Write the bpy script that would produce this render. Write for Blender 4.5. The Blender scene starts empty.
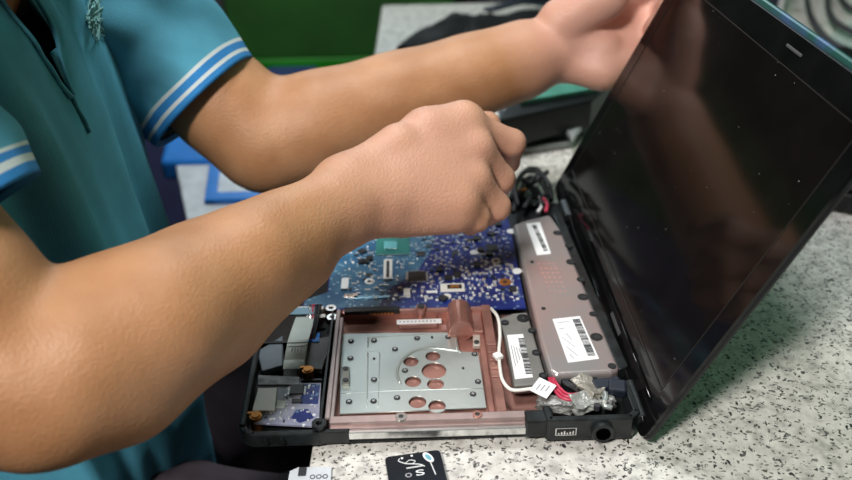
import bpy, bmesh, math, random
import numpy as np
from mathutils import Vector, Matrix, noise
random.seed(4)
SC = bpy.context.scene
COL = SC.collection
V = Vector
LIFT = 0.75            # the bench top stands 0.75 m above the floor; everything is laid out with the bench top at 0

# ------------------------------------------------------------------ camera frame (852 x 480)
CP = np.array([-.143, -.3922, .3988]); YAW, PIT, ROL, FPX = .0195, .5452, -.0168, 815.43
_cy, _sy, _cp, _sp = math.cos(YAW), math.sin(YAW), math.cos(PIT), math.sin(PIT)
FW = np.array([_sy*_cp, _cy*_cp, -_sp]); _r = np.array([_cy, -_sy, 0]); _u = np.cross(_r, FW)
_c, _s = math.cos(ROL), math.sin(ROL)
RT, UP = _c*_r+_s*_u, -_s*_r+_c*_u
def ray(x, y): return FW+RT*(x-426)/FPX-UP*(y-240)/FPX
def Z(x, y, z=0.022):
    d = ray(x, y); return V(CP+d*(z-CP[2])/d[2])
def D(x, y, t): return V(CP+ray(x, y)*t)

# ------------------------------------------------------------------ materials
def nodes(m):
    m.use_nodes = True
    nt = m.node_tree
    return nt, nt.nodes, nt.links, nt.nodes['Principled BSDF']
MATS = {}
def mat(name, col, rough=.5, metal=0., var=.12, scale=40., bump=0., bscale=200., coat=0., sss=0., spec=None, col2=None, lo=.35, hi=.65):
    if name in MATS: return MATS[name]
    m = bpy.data.materials.new(name); MATS[name] = m
    nt, N, L, b = nodes(m)
    tc = N.new('ShaderNodeTexCoord')
    nz = N.new('ShaderNodeTexNoise'); nz.inputs['Scale'].default_value = scale; nz.inputs['Detail'].default_value = 4
    L.new(tc.outputs['Object'], nz.inputs['Vector'])
    cr = N.new('ShaderNodeValToRGB')
    cr.color_ramp.elements[0].position = lo; cr.color_ramp.elements[1].position = hi
    c2 = col2 or tuple(min(1, c*(1+var)) for c in col)
    c1 = col if col2 else tuple(c*(1-var) for c in col)
    cr.color_ramp.elements[0].color = (*c1, 1); cr.color_ramp.elements[1].color = (*c2, 1)
    L.new(nz.outputs['Fac'], cr.inputs['Fac']); L.new(cr.outputs['Color'], b.inputs['Base Color'])
    b.inputs['Roughness'].default_value = rough; b.inputs['Metallic'].default_value = metal
    b.inputs['Coat Weight'].default_value = coat
    if spec is not None: b.inputs['Specular IOR Level'].default_value = spec
    if sss:
        b.inputs['Subsurface Weight'].default_value = sss; b.inputs['Subsurface Radius'].default_value = (1, .35, .2)
        b.inputs['Subsurface Scale'].default_value = .006
    if bump:
        n2 = N.new('ShaderNodeTexNoise'); n2.inputs['Scale'].default_value = bscale; n2.inputs['Detail'].default_value = 3
        L.new(tc.outputs['Object'], n2.inputs['Vector'])
        bp = N.new('ShaderNodeBump'); bp.inputs['Strength'].default_value = bump; bp.inputs['Distance'].default_value = .002
        L.new(n2.outputs['Fac'], bp.inputs['Height']); L.new(bp.outputs['Normal'], b.inputs['Normal'])
    return m

def granite():
    m = bpy.data.materials.new('speckled_granite'); nt, N, L, b = nodes(m)
    tc = N.new('ShaderNodeTexCoord')
    def ramp(src, els):
        cr = N.new('ShaderNodeValToRGB'); e = cr.color_ramp.elements
        e[0].position, e[0].color = els[0][0], (*els[0][1], 1); e[1].position, e[1].color = els[-1][0], (*els[-1][1], 1)
        for p, c in els[1:-1]:
            k = e.new(p); k.color = (*c, 1)
        L.new(src, cr.inputs['Fac']); return cr
    base = N.new('ShaderNodeTexNoise'); base.inputs['Scale'].default_value = 130; base.inputs['Detail'].default_value = 5
    L.new(tc.outputs['Object'], base.inputs['Vector'])
    c0 = ramp(base.outputs['Fac'], [(.30, (.40, .385, .36)), (.46, (.60, .575, .535)), (.7, (.76, .735, .69))])
    def specks(scale, thr, warp, aniso):
        mp = N.new('ShaderNodeMapping'); mp.inputs['Scale'].default_value = aniso; mp.inputs['Rotation'].default_value = (0, 0, warp)
        wn = N.new('ShaderNodeTexNoise'); wn.inputs['Scale'].default_value = 260; wn.inputs['Detail'].default_value = 2
        L.new(tc.outputs['Object'], wn.inputs['Vector'])
        mx = N.new('ShaderNodeVectorMath'); mx.operation = 'MULTIPLY_ADD'
        mx.inputs[1].default_value = (.006,)*3; L.new(wn.outputs['Color'], mx.inputs[0]); L.new(tc.outputs['Object'], mx.inputs[2])
        L.new(mx.outputs[0], mp.inputs['Vector'])
        vo = N.new('ShaderNodeTexVoronoi'); vo.inputs['Scale'].default_value = scale; vo.inputs['Randomness'].default_value = 1
        L.new(mp.outputs[0], vo.inputs['Vector'])
        sp = N.new('ShaderNodeSeparateColor'); L.new(vo.outputs['Color'], sp.inputs[0])
        # size of each fleck from its own random colour
        mu = N.new('ShaderNodeMath'); mu.operation = 'MULTIPLY'; L.new(sp.outputs[0], mu.inputs[0]); mu.inputs[1].default_value = thr
        lt = N.new('ShaderNodeMath'); lt.operation = 'LESS_THAN'; L.new(vo.outputs['Distance'], lt.inputs[0]); L.new(mu.outputs[0], lt.inputs[1])
        g = N.new('ShaderNodeMath'); g.operation = 'GREATER_THAN'; L.new(sp.outputs[1], g.inputs[0]); g.inputs[1].default_value = .45
        a = N.new('ShaderNodeMath'); a.operation = 'MULTIPLY'; L.new(lt.outputs[0], a.inputs[0]); L.new(g.outputs[0], a.inputs[1])
        return a.outputs[0]
    cur = c0.outputs['Color']
    for sc, thr, w, an, colr in ((240, .46, .6, (1, 1.8, 1), (.22, .21, .20)), (165, .34, -.5, (1.9, 1, 1), (.03, .03, .03)),
                                 (230, .40, .9, (1, 2.0, 1), (.05, .05, .045)), (300, .42, .2, (1, 1, 1), (.12, .115, .11))):
        f = specks(sc, thr, w, an)
        mix = N.new('ShaderNodeMix'); mix.data_type = 'RGBA'
        L.new(f, mix.inputs[0]); L.new(cur, mix.inputs[6]); mix.inputs[7].default_value = (*colr, 1)
        cur = mix.outputs[2]
    L.new(cur, b.inputs['Base Color']); b.inputs['Roughness'].default_value = .38
    return m

def pcb(name, c1, c2, trace):
    """solder mask over copper: fine traces of two stepped noises"""
    m = bpy.data.materials.new(name); nt, N, L, b = nodes(m)
    tc = N.new('ShaderNodeTexCoord')
    vo = N.new('ShaderNodeTexVoronoi'); vo.distance = 'CHEBYCHEV'; vo.feature = 'F1'; vo.inputs['Scale'].default_value = 330
    L.new(tc.outputs['Object'], vo.inputs['Vector'])
    big = N.new('ShaderNodeTexNoise'); big.inputs['Scale'].default_value = 55; L.new(tc.outputs['Object'], big.inputs['Vector'])
    r1 = N.new('ShaderNodeValToRGB'); r1.color_ramp.elements[0].color = (*c1, 1); r1.color_ramp.elements[1].color = (*c2, 1)
    r1.color_ramp.elements[0].position = .4; r1.color_ramp.elements[1].position = .62
    L.new(big.outputs['Fac'], r1.inputs['Fac'])
    sp = N.new('ShaderNodeSeparateColor'); L.new(vo.outputs['Color'], sp.inputs[0])
    gt = N.new('ShaderNodeMath'); gt.operation = 'GREATER_THAN'; gt.inputs[1].default_value = .78; L.new(sp.outputs[0], gt.inputs[0])
    l2 = N.new('ShaderNodeMath'); l2.operation = 'LESS_THAN'; l2.inputs[1].default_value = .34; L.new(vo.outputs['Distance'], l2.inputs[0])
    a = N.new('ShaderNodeMath'); a.operation = 'MULTIPLY'; L.new(gt.outputs[0], a.inputs[0]); L.new(l2.outputs[0], a.inputs[1])
    mix = N.new('ShaderNodeMix'); mix.data_type = 'RGBA'; L.new(a.outputs[0], mix.inputs[0])
    L.new(r1.outputs['Color'], mix.inputs[6]); mix.inputs[7].default_value = (*trace, 1)
    L.new(mix.outputs[2], b.inputs['Base Color']); b.inputs['Roughness'].default_value = .33
    return m

M = {}
M['granite'] = granite()
M['skin'] = mat('skin', (.37, .168, .072), .5, var=.10, scale=26, bump=.3, bscale=520, sss=.10, col2=(.47, .235, .115), lo=.3, hi=.7)
def pigment(m):
    nt, N, L, b = nodes(m)
    src = b.inputs['Base Color'].links[0].from_socket
    at = N.new('ShaderNodeAttribute'); at.attribute_name = 'pigment'
    mx = N.new('ShaderNodeMix'); mx.data_type = 'RGBA'; L.new(at.outputs['Fac'], mx.inputs[0]); L.new(src, mx.inputs[6]); mx.inputs[7].default_value = (.66, .36, .28, 1)
    L.new(mx.outputs[2], b.inputs['Base Color'])
pigment(M['skin'])
M['shirt'] = mat('shirt_cloth', (.070, .31, .43), .8, var=.1, scale=25, bump=.25, bscale=900)
M['shirt_stripe'] = mat('white_knit', (.55, .62, .62), .85, var=.05)
M['shirt_cuff'] = mat('blue_knit', (.02, .20, .50), .85, var=.08, bump=.3, bscale=900)
M['dark_cloth'] = mat('dark_cloth', (.018, .014, .02), .9, var=.3, scale=30, bump=.3, bscale=500)
M['hair'] = mat('black_hair', (.008, .007, .006), .5, var=.3, scale=200, bump=.5, bscale=400)
M['black'] = mat('black_plastic', (.009, .010, .011), .38, var=.25, scale=60, bump=.08, bscale=600, spec=.35)
M['rim'] = mat('worn_black_plastic', (.013, .016, .017), .33, var=.45, scale=90, bump=.1, bscale=600, spec=.4)
M['gloss'] = mat('glossy_black', (.004, .004, .0045), .10, var=.3, scale=30, spec=.4)
M['screen'] = mat('glossy_screen', (.005, .004, .004), .11, var=.2, scale=30, spec=.32)
M['dust'] = mat('pale_dust', (.22, .22, .21), .8)
M['copper'] = mat('copper_paint', (.40, .20, .165), .30, metal=.6, var=.3, scale=35, bump=.06, bscale=300)
M['steel'] = mat('bare_steel', (.50, .55, .53), .33, metal=.65, var=.08, scale=14, bump=.03, bscale=300)
M['steel2'] = mat('bright_steel', (.72, .73, .72), .22, metal=.95, var=.06, scale=20)
M['bar'] = mat('grey_magnesium', (.40, .385, .38), .30, metal=.55, var=.1, scale=18, bump=.04, bscale=300, col2=(.50, .36, .34), lo=.45, hi=.72)
M['foil'] = mat('crinkled_foil', (.30, .30, .285), .42, metal=.5, var=.4, scale=70, bump=1.0, bscale=160)
M['pcb'] = pcb('blue_solder_mask', (.006, .014, .12), (.012, .03, .20), (.12, .20, .33))
M['pcb_glare'] = pcb('glare_on_board', (.025, .10, .20), (.06, .17, .27), (.26, .40, .48))
M['pcb_grey'] = pcb('grey_blue_board', (.26, .27, .38), (.36, .37, .46), (.75, .75, .8))
M['pcb_teal'] = mat('teal_chip_base', (.03, .19, .17), .3)
M['die'] = mat('cyan_die', (.16, .48, .52), .15)
M['chip'] = mat('chip_resin', (.025, .027, .03), .4, var=.3)
M['tin'] = mat('solder_tin', (.75, .76, .76), .3, metal=.6)
M['white'] = mat('white_plastic', (.78, .77, .72), .5, var=.05)
M['paper'] = mat('sticker_paper', (.82, .83, .83), .6, var=.03)
M['ink'] = mat('printed_ink', (.03, .03, .035), .7)
M['silver_ink'] = mat('white_ink', (.85, .87, .88), .5)
M['beige'] = mat('beige_metal', (.58, .53, .47), .35, metal=.4, var=.08)
M['brass'] = mat('orange_brass', (.55, .22, .05), .35, metal=.7)
M['red'] = mat('pink_red_wire', (.55, .04, .09), .4)
M['navy'] = mat('navy_rubber', (.010, .015, .028), .5)
M['ribbon'] = mat('ribbon_cable', (.42, .47, .43), .35, metal=.35, var=.08)
M['grey_film'] = mat('grey_film', (.16, .20, .23), .3, var=.15)
M['blue'] = mat('blue_plastic', (.02, .22, .72), .4, var=.06)
M['tub'] = mat('pale_grey_plastic', (.50, .55, .62), .5, var=.06)
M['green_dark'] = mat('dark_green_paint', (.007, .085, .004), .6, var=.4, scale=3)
M['green_lit'] = mat('lit_green_paint', (.002, .20, .001), .5, var=.2, scale=5)  # brighter copy of the cabinet green, light on its lower band painted in
M['teal'] = mat('teal_plastic', (.10, .36, .27), .4)
M['skyblue'] = mat('pale_blue_plastic', (.16, .32, .42), .3)
M['grey'] = mat('grey_plastic', (.28, .30, .29), .5)
M['floor'] = mat('dark_floor_tile', (.015, .02, .016), .5, var=.3, scale=6)
M['wall'] = mat('dark_green_wall', (.045, .065, .045), .8, var=.2, scale=2)
M['lid_reflection'] = mat('lid_edge_sheen', (.02, .09, .075), .3, metal=.3, var=.5, scale=25, col2=(.05, .10, .22), lo=.45, hi=.6)  # teal and blue reflection put into the colour of the black lid edge

# ------------------------------------------------------------------ builders
def root_loc(p):
    while p.parent: p = p.parent
    return V(p.location)
def obj(name, bm, m, parent=None, smooth=False, bevel=0., seg=2, loc=None):
    if parent is not None:
        off = root_loc(parent)
    else:
        off = V(loc) if loc is not None else V((0, 0, 0))
    bmesh.ops.translate(bm, verts=bm.verts, vec=-off)
    bmesh.ops.recalc_face_normals(bm, faces=bm.faces)
    me = bpy.data.meshes.new(name); bm.to_mesh(me); bm.free()
    for k in (m if isinstance(m, (list, tuple)) else [m]): me.materials.append(k)
    if smooth:
        me.polygons.foreach_set('use_smooth', [True]*len(me.polygons))
    o = bpy.data.objects.new(name, me); COL.objects.link(o)
    if parent is not None: o.parent = parent
    else: o.location = off
    if bevel:
        b = o.modifiers.new('bevel', 'BEVEL'); b.width = bevel; b.segments = seg; b.limit_method = 'ANGLE'; b.angle_limit = .6
    return o
def tag(o, label, cat, group=None):
    o['label'] = label; o['category'] = cat
    if group: o['group'] = group
    return o
def thing(name, label, cat, loc=(0, 0, 0), group=None):
    o = bpy.data.objects.new(name, None); COL.objects.link(o); o.location = loc; o.empty_display_size = .02
    return tag(o, label, cat, group)
def box(bm, c, s, rz=0, rot=None, mi=0):
    mt = Matrix.Translation(V(c)) @ (rot.to_4x4() if rot is not None else Matrix.Rotation(rz, 4, 'Z')) @ Matrix.Diagonal((*s, 1))
    g = bmesh.ops.create_cube(bm, size=1, matrix=mt)
    if mi:
        for v in g['verts']:
            for f in v.link_faces: f.material_index = mi
def bx(bm, x0, x1, y0, y1, z0, z1): box(bm, ((x0+x1)/2, (y0+y1)/2, (z0+z1)/2), (x1-x0, y1-y0, z1-z0))
def cyl(bm, c, r, h, rot=None, n=24, r2=None):
    mt = Matrix.Translation(V(c)) @ (rot.to_4x4() if rot is not None else Matrix.Identity(4))
    bmesh.ops.create_cone(bm, cap_ends=True, segments=n, radius1=r, radius2=r if r2 is None else r2, depth=h, matrix=mt)
def ringm(bm, c, ro, ri, h, n=24):
    vs = []
    for z, r in ((0, ri), (0, ro), (h, ro), (h, ri)):
        vs.append([bm.verts.new((c[0]+r*math.cos(k*2*math.pi/n), c[1]+r*math.sin(k*2*math.pi/n), c[2]+z)) for k in range(n)])
    for a in range(4):
        for k in range(n):
            bm.faces.new((vs[a][k], vs[a][(k+1) % n], vs[(a+1) % 4][(k+1) % n], vs[(a+1) % 4][k]))
def prism(bm, pts, z0, z1):
    a = [bm.verts.new((p[0], p[1], z0)) for p in pts]; b = [bm.verts.new((p[0], p[1], z1)) for p in pts]
    n = len(pts)
    bm.faces.new(a[::-1]); bm.faces.new(b)
    for i in range(n): bm.faces.new((a[i], a[(i+1) % n], b[(i+1) % n], b[i]))
def catmull(P, n=8):
    P = [V(p) for p in P]; Q = [P[0]*2-P[1]]+P+[P[-1]*2-P[-2]]; out = []
    for i in range(1, len(Q)-2):
        for k in range(n):
            t = k/n; a, b, c, d = Q[i-1:i+3]
            out.append(.5*((2*b)+(c-a)*t+(2*a-5*b+4*c-d)*t*t+(3*b-a-3*c+d)*t**3))
    out.append(P[-1]); return out
def tube(bm, P, r, n=8, sm=6, rr=None, flat=1.):
    C = catmull(P, sm) if sm > 1 else [V(p) for p in P]
    prev = None; up = V((0, 0, 1)); m = len(C)
    for i, c in enumerate(C):
        t = (C[min(i+1, m-1)]-C[max(i-1, 0)]).normalized()
        s = t.cross(up)
        if s.length < .1: s = t.cross(V((0, 1, 0)))
        s.normalize(); w = s.cross(t).normalized()
        R_ = r if rr is None else np.interp(i/(m-1)*(len(rr)-1), range(len(rr)), rr)
        ring = [bm.verts.new(c+(s*math.cos(k*2*math.pi/n)+w*math.sin(k*2*math.pi/n)*flat)*R_) for k in range(n)]
        if prev:
            for k in range(n): bm.faces.new((prev[k], prev[(k+1) % n], ring[(k+1) % n], ring[k]))
        else: bm.faces.new(ring[::-1])
        prev = ring
    bm.faces.new(prev)
def B(): return bmesh.new()
def bake(o):
    """turn the modifiers of an object into plain mesh"""
    dg = bpy.context.evaluated_depsgraph_get(); dg.update()
    me = bpy.data.meshes.new_from_object(o.evaluated_get(dg)); old = o.data
    o.modifiers.clear(); o.data = me; me.name = o.name
    bpy.data.meshes.remove(old); return o
def plate(name, outline, holes, z, th, m, parent, bevel=.0003):
    """a flat sheet with real holes; outline and holes are lists of xy points"""
    cu = bpy.data.curves.new(name, 'CURVE'); cu.dimensions = '2D'; cu.fill_mode = 'BOTH'; cu.extrude = th/2-bevel; cu.bevel_depth = bevel; cu.bevel_resolution = 1
    off = root_loc(parent)
    for pts in [outline]+holes:
        s = cu.splines.new('POLY'); s.points.add(len(pts)-1); s.use_cyclic_u = True
        for k, p in enumerate(pts): s.points[k].co = (p[0]-off.x, p[1]-off.y, 0, 1)
    t = bpy.data.objects.new('tmp', cu); COL.objects.link(t)
    dg = bpy.context.evaluated_depsgraph_get(); dg.update()
    me = bpy.data.meshes.new_from_object(t.evaluated_get(dg)); bpy.data.objects.remove(t); bpy.data.curves.remove(cu)
    me.transform(Matrix.Translation((0, 0, z+th/2-off.z))); me.materials.clear(); me.materials.append(m); me.name = name
    o = bpy.data.objects.new(name, me); COL.objects.link(o); o.parent = parent; return o
def circ(c, r, n=28, e=1.): return [(c[0]+r*math.cos(k*2*math.pi/n), c[1]+r*e*math.sin(k*2*math.pi/n)) for k in range(n)]
def textmesh(name, body, size, mtx, m, parent, shear=0, depth=.00008):
    cu = bpy.data.curves.new(name, 'FONT'); cu.body = body; cu.size = size; cu.extrude = depth; cu.align_x = 'CENTER'; cu.align_y = 'CENTER'; cu.shear = shear
    t = bpy.data.objects.new('tmp', cu); COL.objects.link(t)
    dg = bpy.context.evaluated_depsgraph_get(); dg.update()
    me = bpy.data.meshes.new_from_object(t.evaluated_get(dg)); bpy.data.objects.remove(t); bpy.data.curves.remove(cu)
    me.transform(Matrix.Translation(-root_loc(parent)) @ mtx); me.materials.clear(); me.materials.append(m); me.name = name
    o = bpy.data.objects.new(name, me); COL.objects.link(o); o.parent = parent; return o
def struct(o): o['kind'] = 'structure'; return o

# ================================================================== room
b = B(); bx(b, -3, 3.2, -2.6, 2.6, -.80, -.75); struct(obj('floor', b, M['floor']))
b = B(); bx(b, -3, 3.2, 2.6, 2.7, -.75, 1.85); struct(obj('wall_back', b, M['wall']))
b = B(); bx(b, -3, 3.2, -2.7, -2.6, -.75, 1.85); struct(obj('wall_front', b, M['wall']))
b = B(); bx(b, -3.1, -3, -2.6, 2.6, -.75, 1.85); struct(obj('wall_left', b, M['wall']))
b = B(); bx(b, 3.2, 3.3, -2.6, 2.6, -.75, 1.85); struct(obj('wall_right', b, M['wall']))
b = B(); bx(b, -3, 3.2, -2.6, 2.6, 1.85, 1.9); struct(obj('ceiling', b, mat('ceiling_paint', (.55, .6, .55), .8)))

# ================================================================== workbench
wb = thing('workbench', 'white granite workbench with fine black specks, under the open laptop', 'table', (.5, .35, -.75))
b = B(); prism(b, [(-.2225, -.34), (-.186, 1.085), (1.35, 1.085), (1.35, -.34)], -.03, 0)
obj('worktop', b, M['granite'], wb, bevel=.0025)
lw = mat('dark_stained_wood', (.03, .022, .018), .5)
for x, y in ((-.13, -.28), (1.29, -.28), (-.10, 1.02), (1.29, 1.02)):
    b = B(); bx(b, x-.03, x+.03, y-.03, y+.03, -.75, -.03); obj('leg', b, lw, wb, bevel=.003)
b = B(); bx(b, -.07, 1.26, 1.0, 1.02, -.13, -.0305); obj('apron', b, lw, wb)

# ================================================================== laptop
TB = .003
lap = thing('laptop', 'opened black laptop with bare blue mainboard, steel drive bay and glossy raised screen', 'laptop', (-.13, .16, 0))
def P2(x, y, z=.022): p = Z(x, y, z); return (p.x, p.y)
# --- bottom case
b = B()
outl = [(-.2605, .010), (-.2580, .0045), (-.252, .0012), (-.207, .0012), (-.204, .002), (-.058, .004), (-.055, -.001), (-.004, -.001), (.003, .003), (.005, .010), (.004, .322), (-.268, .322), (-.270, .312)]
prism(b, outl, TB, .0055)
case = obj('bottom_case', b, M['black'], lap, bevel=.0012)
def wallseg(bm, p, q, w, z0, z1):
    p, q = V((*p, 0)), V((*q, 0)); d = (q-p); n = V((-d.y, d.x, 0)).normalized()*w/2; e = d.normalized()*w*.35
    prism(bm, [(p-n-e), (q-n+e), (q+n+e), (p+n-e)], z0, z1)
b = B()
for (p, q, w, h) in (((-.2590, .0105), (-.268, .316), .0045, .016), ((-.2570, .0060), (-.251, .0025), .0045, .0148), ((-.2590, .0105), (-.2570, .0060), .0045, .0150), ((-.251, .0025), (-.209, .0025), .0045, .0148),
                     ((-.268, .319), (-.05, .319), .005, .018), ((-.209, .0025), (-.205, .004), .0045, .0148)):
    wallseg(b, p, q, w, .004, h)
obj('side_wall', b, M['rim'], case, bevel=.001)
b = B()
for (p, q) in (((-.0555, .001), (-.003, .001)), ((-.003, .001), (.002, .006)), ((.002, .006), (.0015, .030)), ((-.056, .001), (-.057, .012))):
    wallseg(b, p, q, .0045, .003, .0215)
hw = obj('hinge_corner_wall', b, M['rim'], case, bevel=.001)
# round power socket and the port in that wall
rx = Matrix.Rotation(math.pi/2, 3, 'X')
b = B(); cyl(b, (-.0215, -.0018, .0115), .0075, .006, rx, 28); s = obj('power_socket', b, M['rim'], case, smooth=False, bevel=.0006)
b = B(); cyl(b, (-.0215, -.0050, .0115), .0048, .0012, rx, 24); obj('socket_hole', b, mat('socket_void', (.001, .001, .001), .9, spec=.0), s)
b = B(); bx(b, -.0525, -.0385, -.0020, -.0010, .0085, .0150); pt = obj('video_port', b, M['steel2'], case)
b = B(); bx(b, -.0517, -.0393, -.0024, -.0018, .0095, .0142); obj('port_cavity', b, M['black'], pt)
b = B()
for k in range(6): bx(b, -.0508+k*.0019, -.0499+k*.0019, -.0027, -.0022, .0102, .0102+.0012+.0015*((k*7) % 3)/2)
obj('contact', b, M['tin'], pt)
b = B()
for x in (-.243, -.232): cyl(b, (x, .0000, .0095), .0022, .003, rx, 14)
obj('audio_jack', b, M['black'], case)
# left compartments
b = B(); bx(b, -.2555, -.210, .0555, .0572, .005, .0128); bx(b, -.2075, -.2060, .006, .128, .005, .020); bx(b, -.262, -.208, .098, .1005, .005, .014)
obj('rib', b, M['rim'], case)
b = B(); prism(b, [P2(257, 352, .012), P2(283, 336, .012), P2(283, 366, .012), P2(262, 372, .012)], .008, .013); obj('speaker_box', b, M['grey_film'], lap, bevel=.001)
b = B(); prism(b, [P2(305, 342, .014), P2(330, 333, .017), P2(327, 352, .017), P2(322, 370, .014), P2(304, 368, .014)], .010, .0145)
o = obj('grey_film', b, mat('grey_tape', (.17, .175, .18), .4, var=.2), lap, bevel=.0006)
b = B(); prism(b, [P2(300, 334, .016), P2(320, 332, .016), P2(319, 341, .016), P2(300, 341, .016)], .012, .0155); obj('blue_connector', b, M['blue'], lap)
# --- ribbon cable
b = B()
pr = [(296, 317, .0235), (292, 328, .0235), (288, 340, .0240), (286, 350, .021), (284, 360, .018), (283, 369, .0165)]
for i in range(len(pr)-1):
    (xa, ya, za), (xb, yb, zb) = pr[i], pr[i+1]
    A, Bq = Z(xa, ya, za), Z(xb, yb, zb); wA = .0195/2 if i else .018/2; w_ = .0195/2
    vs = []
    for c, w0, dz in ((A, wA, 0), (A, wA, -.0005), (Bq, w_, 0), (Bq, w_, -.0005)):
        vs.append((b.verts.new((c.x-w0*.0+.0, c.y, c.z+dz)), b.verts.new((c.x+2*w0*.78, c.y, c.z+dz))))
    for q in ((vs[0][0], vs[0][1], vs[2][1], vs[2][0]), (vs[1][0], vs[1][1], vs[3][1], vs[3][0]), (vs[0][0], vs[2][0], vs[3][0], vs[1][0]), (vs[0][1], vs[2][1], vs[3][1], vs[1][1])):
        b.faces.new(q)
bmesh.ops.remove_doubles(b, verts=b.verts, dist=.00001)
rb = obj('ribbon_cable', b, M['ribbon'], lap)
b = B(); p0 = Z(290, 312, .024); box(b, (p0.x+.0095, p0.y, .0243), (.019, .009, .0012)); obj('ribbon_plug', b, M['skyblue'], rb)
b = B(); p0 = Z(289, 343, .0246); box(b, (p0.x+.0065, p0.y, p0.z), (.0145, .0009, .0003)); 
for q in range(4): p1 = Z(292+q*3, 350, .0222); box(b, (p1.x, p1.y, p1.z), (.0005, .004+.001*(q % 2), .0003))
obj('cable_print', b, M['ink'], rb)
# --- small card reader board
ZC = .0140
cb_pts = [P2(259, 376, ZC), P2(300, 378, ZC), P2(301, 383, ZC), P2(321, 383, ZC), P2(319, 420, ZC), P2(312, 426, ZC), P2(254, 423, ZC)]
b = B(); prism(b, cb_pts, ZC-.0014, ZC)
cb = obj('card_reader_board', b, M['pcb_grey'], lap)
b = B(); prism(b, [P2(301, 384, ZC), P2(320, 384, ZC), P2(318, 404, ZC), P2(300, 404, ZC)], ZC, ZC+.0002); prism(b, [P2(296, 410, ZC), P2(308, 409, ZC), P2(314, 418, ZC), P2(300, 423, ZC), P2(291, 418, ZC)], ZC, ZC+.0002); obj('bare_blue_area', b, M['pcb'], cb)
b = B(); prism(b, [P2(258, 388, ZC+.002), P2(277, 388, ZC+.002), P2(275, 411, ZC+.002), P2(252, 411, ZC+.002)], ZC, ZC+.0022); obj('card_slot', b, M['beige'], cb, bevel=.0004)
b = B(); prism(b, [P2(258, 376, ZC), P2(300, 378, ZC), P2(300, 386, ZC), P2(258, 386, ZC)], ZC, ZC+.0012); obj('slot_hood', b, mat('dull_grey_metal', (.20, .20, .20), .4, metal=.5, var=.4, scale=150), cb, bevel=.0004)
b = B(); p = Z(297, 391, ZC); box(b, (p.x, p.y, ZC+.0012), (.0095, .0095, .0016)); c1 = obj('chip', b, M['chip'], cb, bevel=.0003)
b = B()
for k in range(10):
    for sx, sy in ((1, 0), (-1, 0), (0, 1), (0, -1)):
        q = (k-4.5)*.00085; box(b, (p.x+sx*.0055+(0 if sx else q), p.y+sy*.0055+(0 if sy else q), ZC+.0005), (.0014 if sx else .0004, .0014 if sy else .0004, .0004))
obj('chip_pin', b, M['tin'], c1)['kind'] = 'stuff'
b = B(); p = Z(297, 402, ZC); box(b, (p.x, p.y, ZC+.0010), (.007, .004, .0012)); obj('chip', b, M['chip'], cb, bevel=.0003)
b = B(); p = Z(281, 405, ZC); box(b, (p.x, p.y, ZC+.0005), (.0055, .0075, .0006)); obj('white_label', b, M['paper'], cb)
rnd = random.Random(9)
for k in range(46):
    x = rnd.uniform(262, 316); y = rnd.uniform(384, 422)
    if (x < 279 and y < 412) or (289 < x < 306 and 383 < y < 407): continue
    p = Z(x, y, ZC); b = B(); box(b, (p.x, p.y, ZC+.0005), (rnd.choice((.0010, .0016, .0022)), rnd.choice((.0008, .0012)), .0008), rz=rnd.choice((0, 1.57)))
    obj('small_component', b, rnd.choice((M['tin'], M['white'], M['chip'], M['tin'])), cb)
for x, y in ((256, 418), (308, 372)):
    p = Z(x, y, .014)
    b = B(); cyl(b, (p.x, p.y, .011), .0042, .011, n=20); cyl(b, (p.x, p.y, .0168), .0028, .0012, n=16)
    box(b, (p.x-.002, p.y+.002, .0165), (.007, .002, .0016)); obj('brass_standoff', b, M['brass'], case)
b = B(); ringm(b, (*P2(319, 424, .018), .0165), .0048, .0020, .0025); obj('screw_boss', b, M['rim'], case)

# --- drive bay (copper painted walls) with the steel plate
b = B()
bx(b, -.2045, -.0570, .0115, .1345, .0056, .0068)
bay = obj('drive_bay', b, M['copper'], lap)
b = B()
bx(b, -.2045, -.2010, .0115, .1330, .0068, .0180)           # left wall
bx(b, -.2045, -.1985, .0115, .1250, .0140, .0165)
obj('bay_side_wall', b, mat('grey_pink_metal', (.40, .33, .32), .35, metal=.5, var=.15), bay, bevel=.0006)
b = B(); bx(b, -.0900, -.0830, .0120, .1330, .0068, .0190); bx(b, -.0945, -.0900, .0120, .105, .0068, .0120)
for k in range(5): bx(b, -.0902, -.0828, .045+k*.009, .049+k*.009, .0185, .0200)
obj('bay_side_wall', b, M['copper'], bay, bevel=.0012)
b = B(); bx(b, -.2010, -.0560, .0060, .0125, .0068, .0185); bx(b, -.2010, -.0560, .0040, .0075, .004, .0150)
fr = obj('front_rail', b, mat('pink_grey_metal', (.46, .345, .33), .32, metal=.55, var=.12, scale=60), bay, bevel=.0008)
b = B(); bx(b, -.2000, -.0585, .0012, .0040, .0075, .0135); obj('steel_strip', b, M['steel2'], bay, bevel=.0004)
b = B(); bx(b, -.2080, -.1880, .0008, .0042, .0055, .0152); obj('strip_clip', b, M['rim'], bay, bevel=.0006)
b = B(); bx(b, -.0720, -.0530, .0005, .0120, .0050, .0195); obj('rail_block', b, M['rim'], bay, bevel=.0015)
for x, y in ((401, 415), (477, 411)):
    p = Z(x, y, .0185)
    b = B(); ringm(b, (p.x, .0092, .0183), .0040 if x < 450 else .0032, .0017, .0012); r_ = obj('screw_ring', b, M['steel2'] if x < 450 else M['copper'], fr)
    b = B(); cyl(b, (p.x, .0092, .0186), .0016, .0006, n=14); obj('screw_hole', b, M['ink'], r_)
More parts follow.
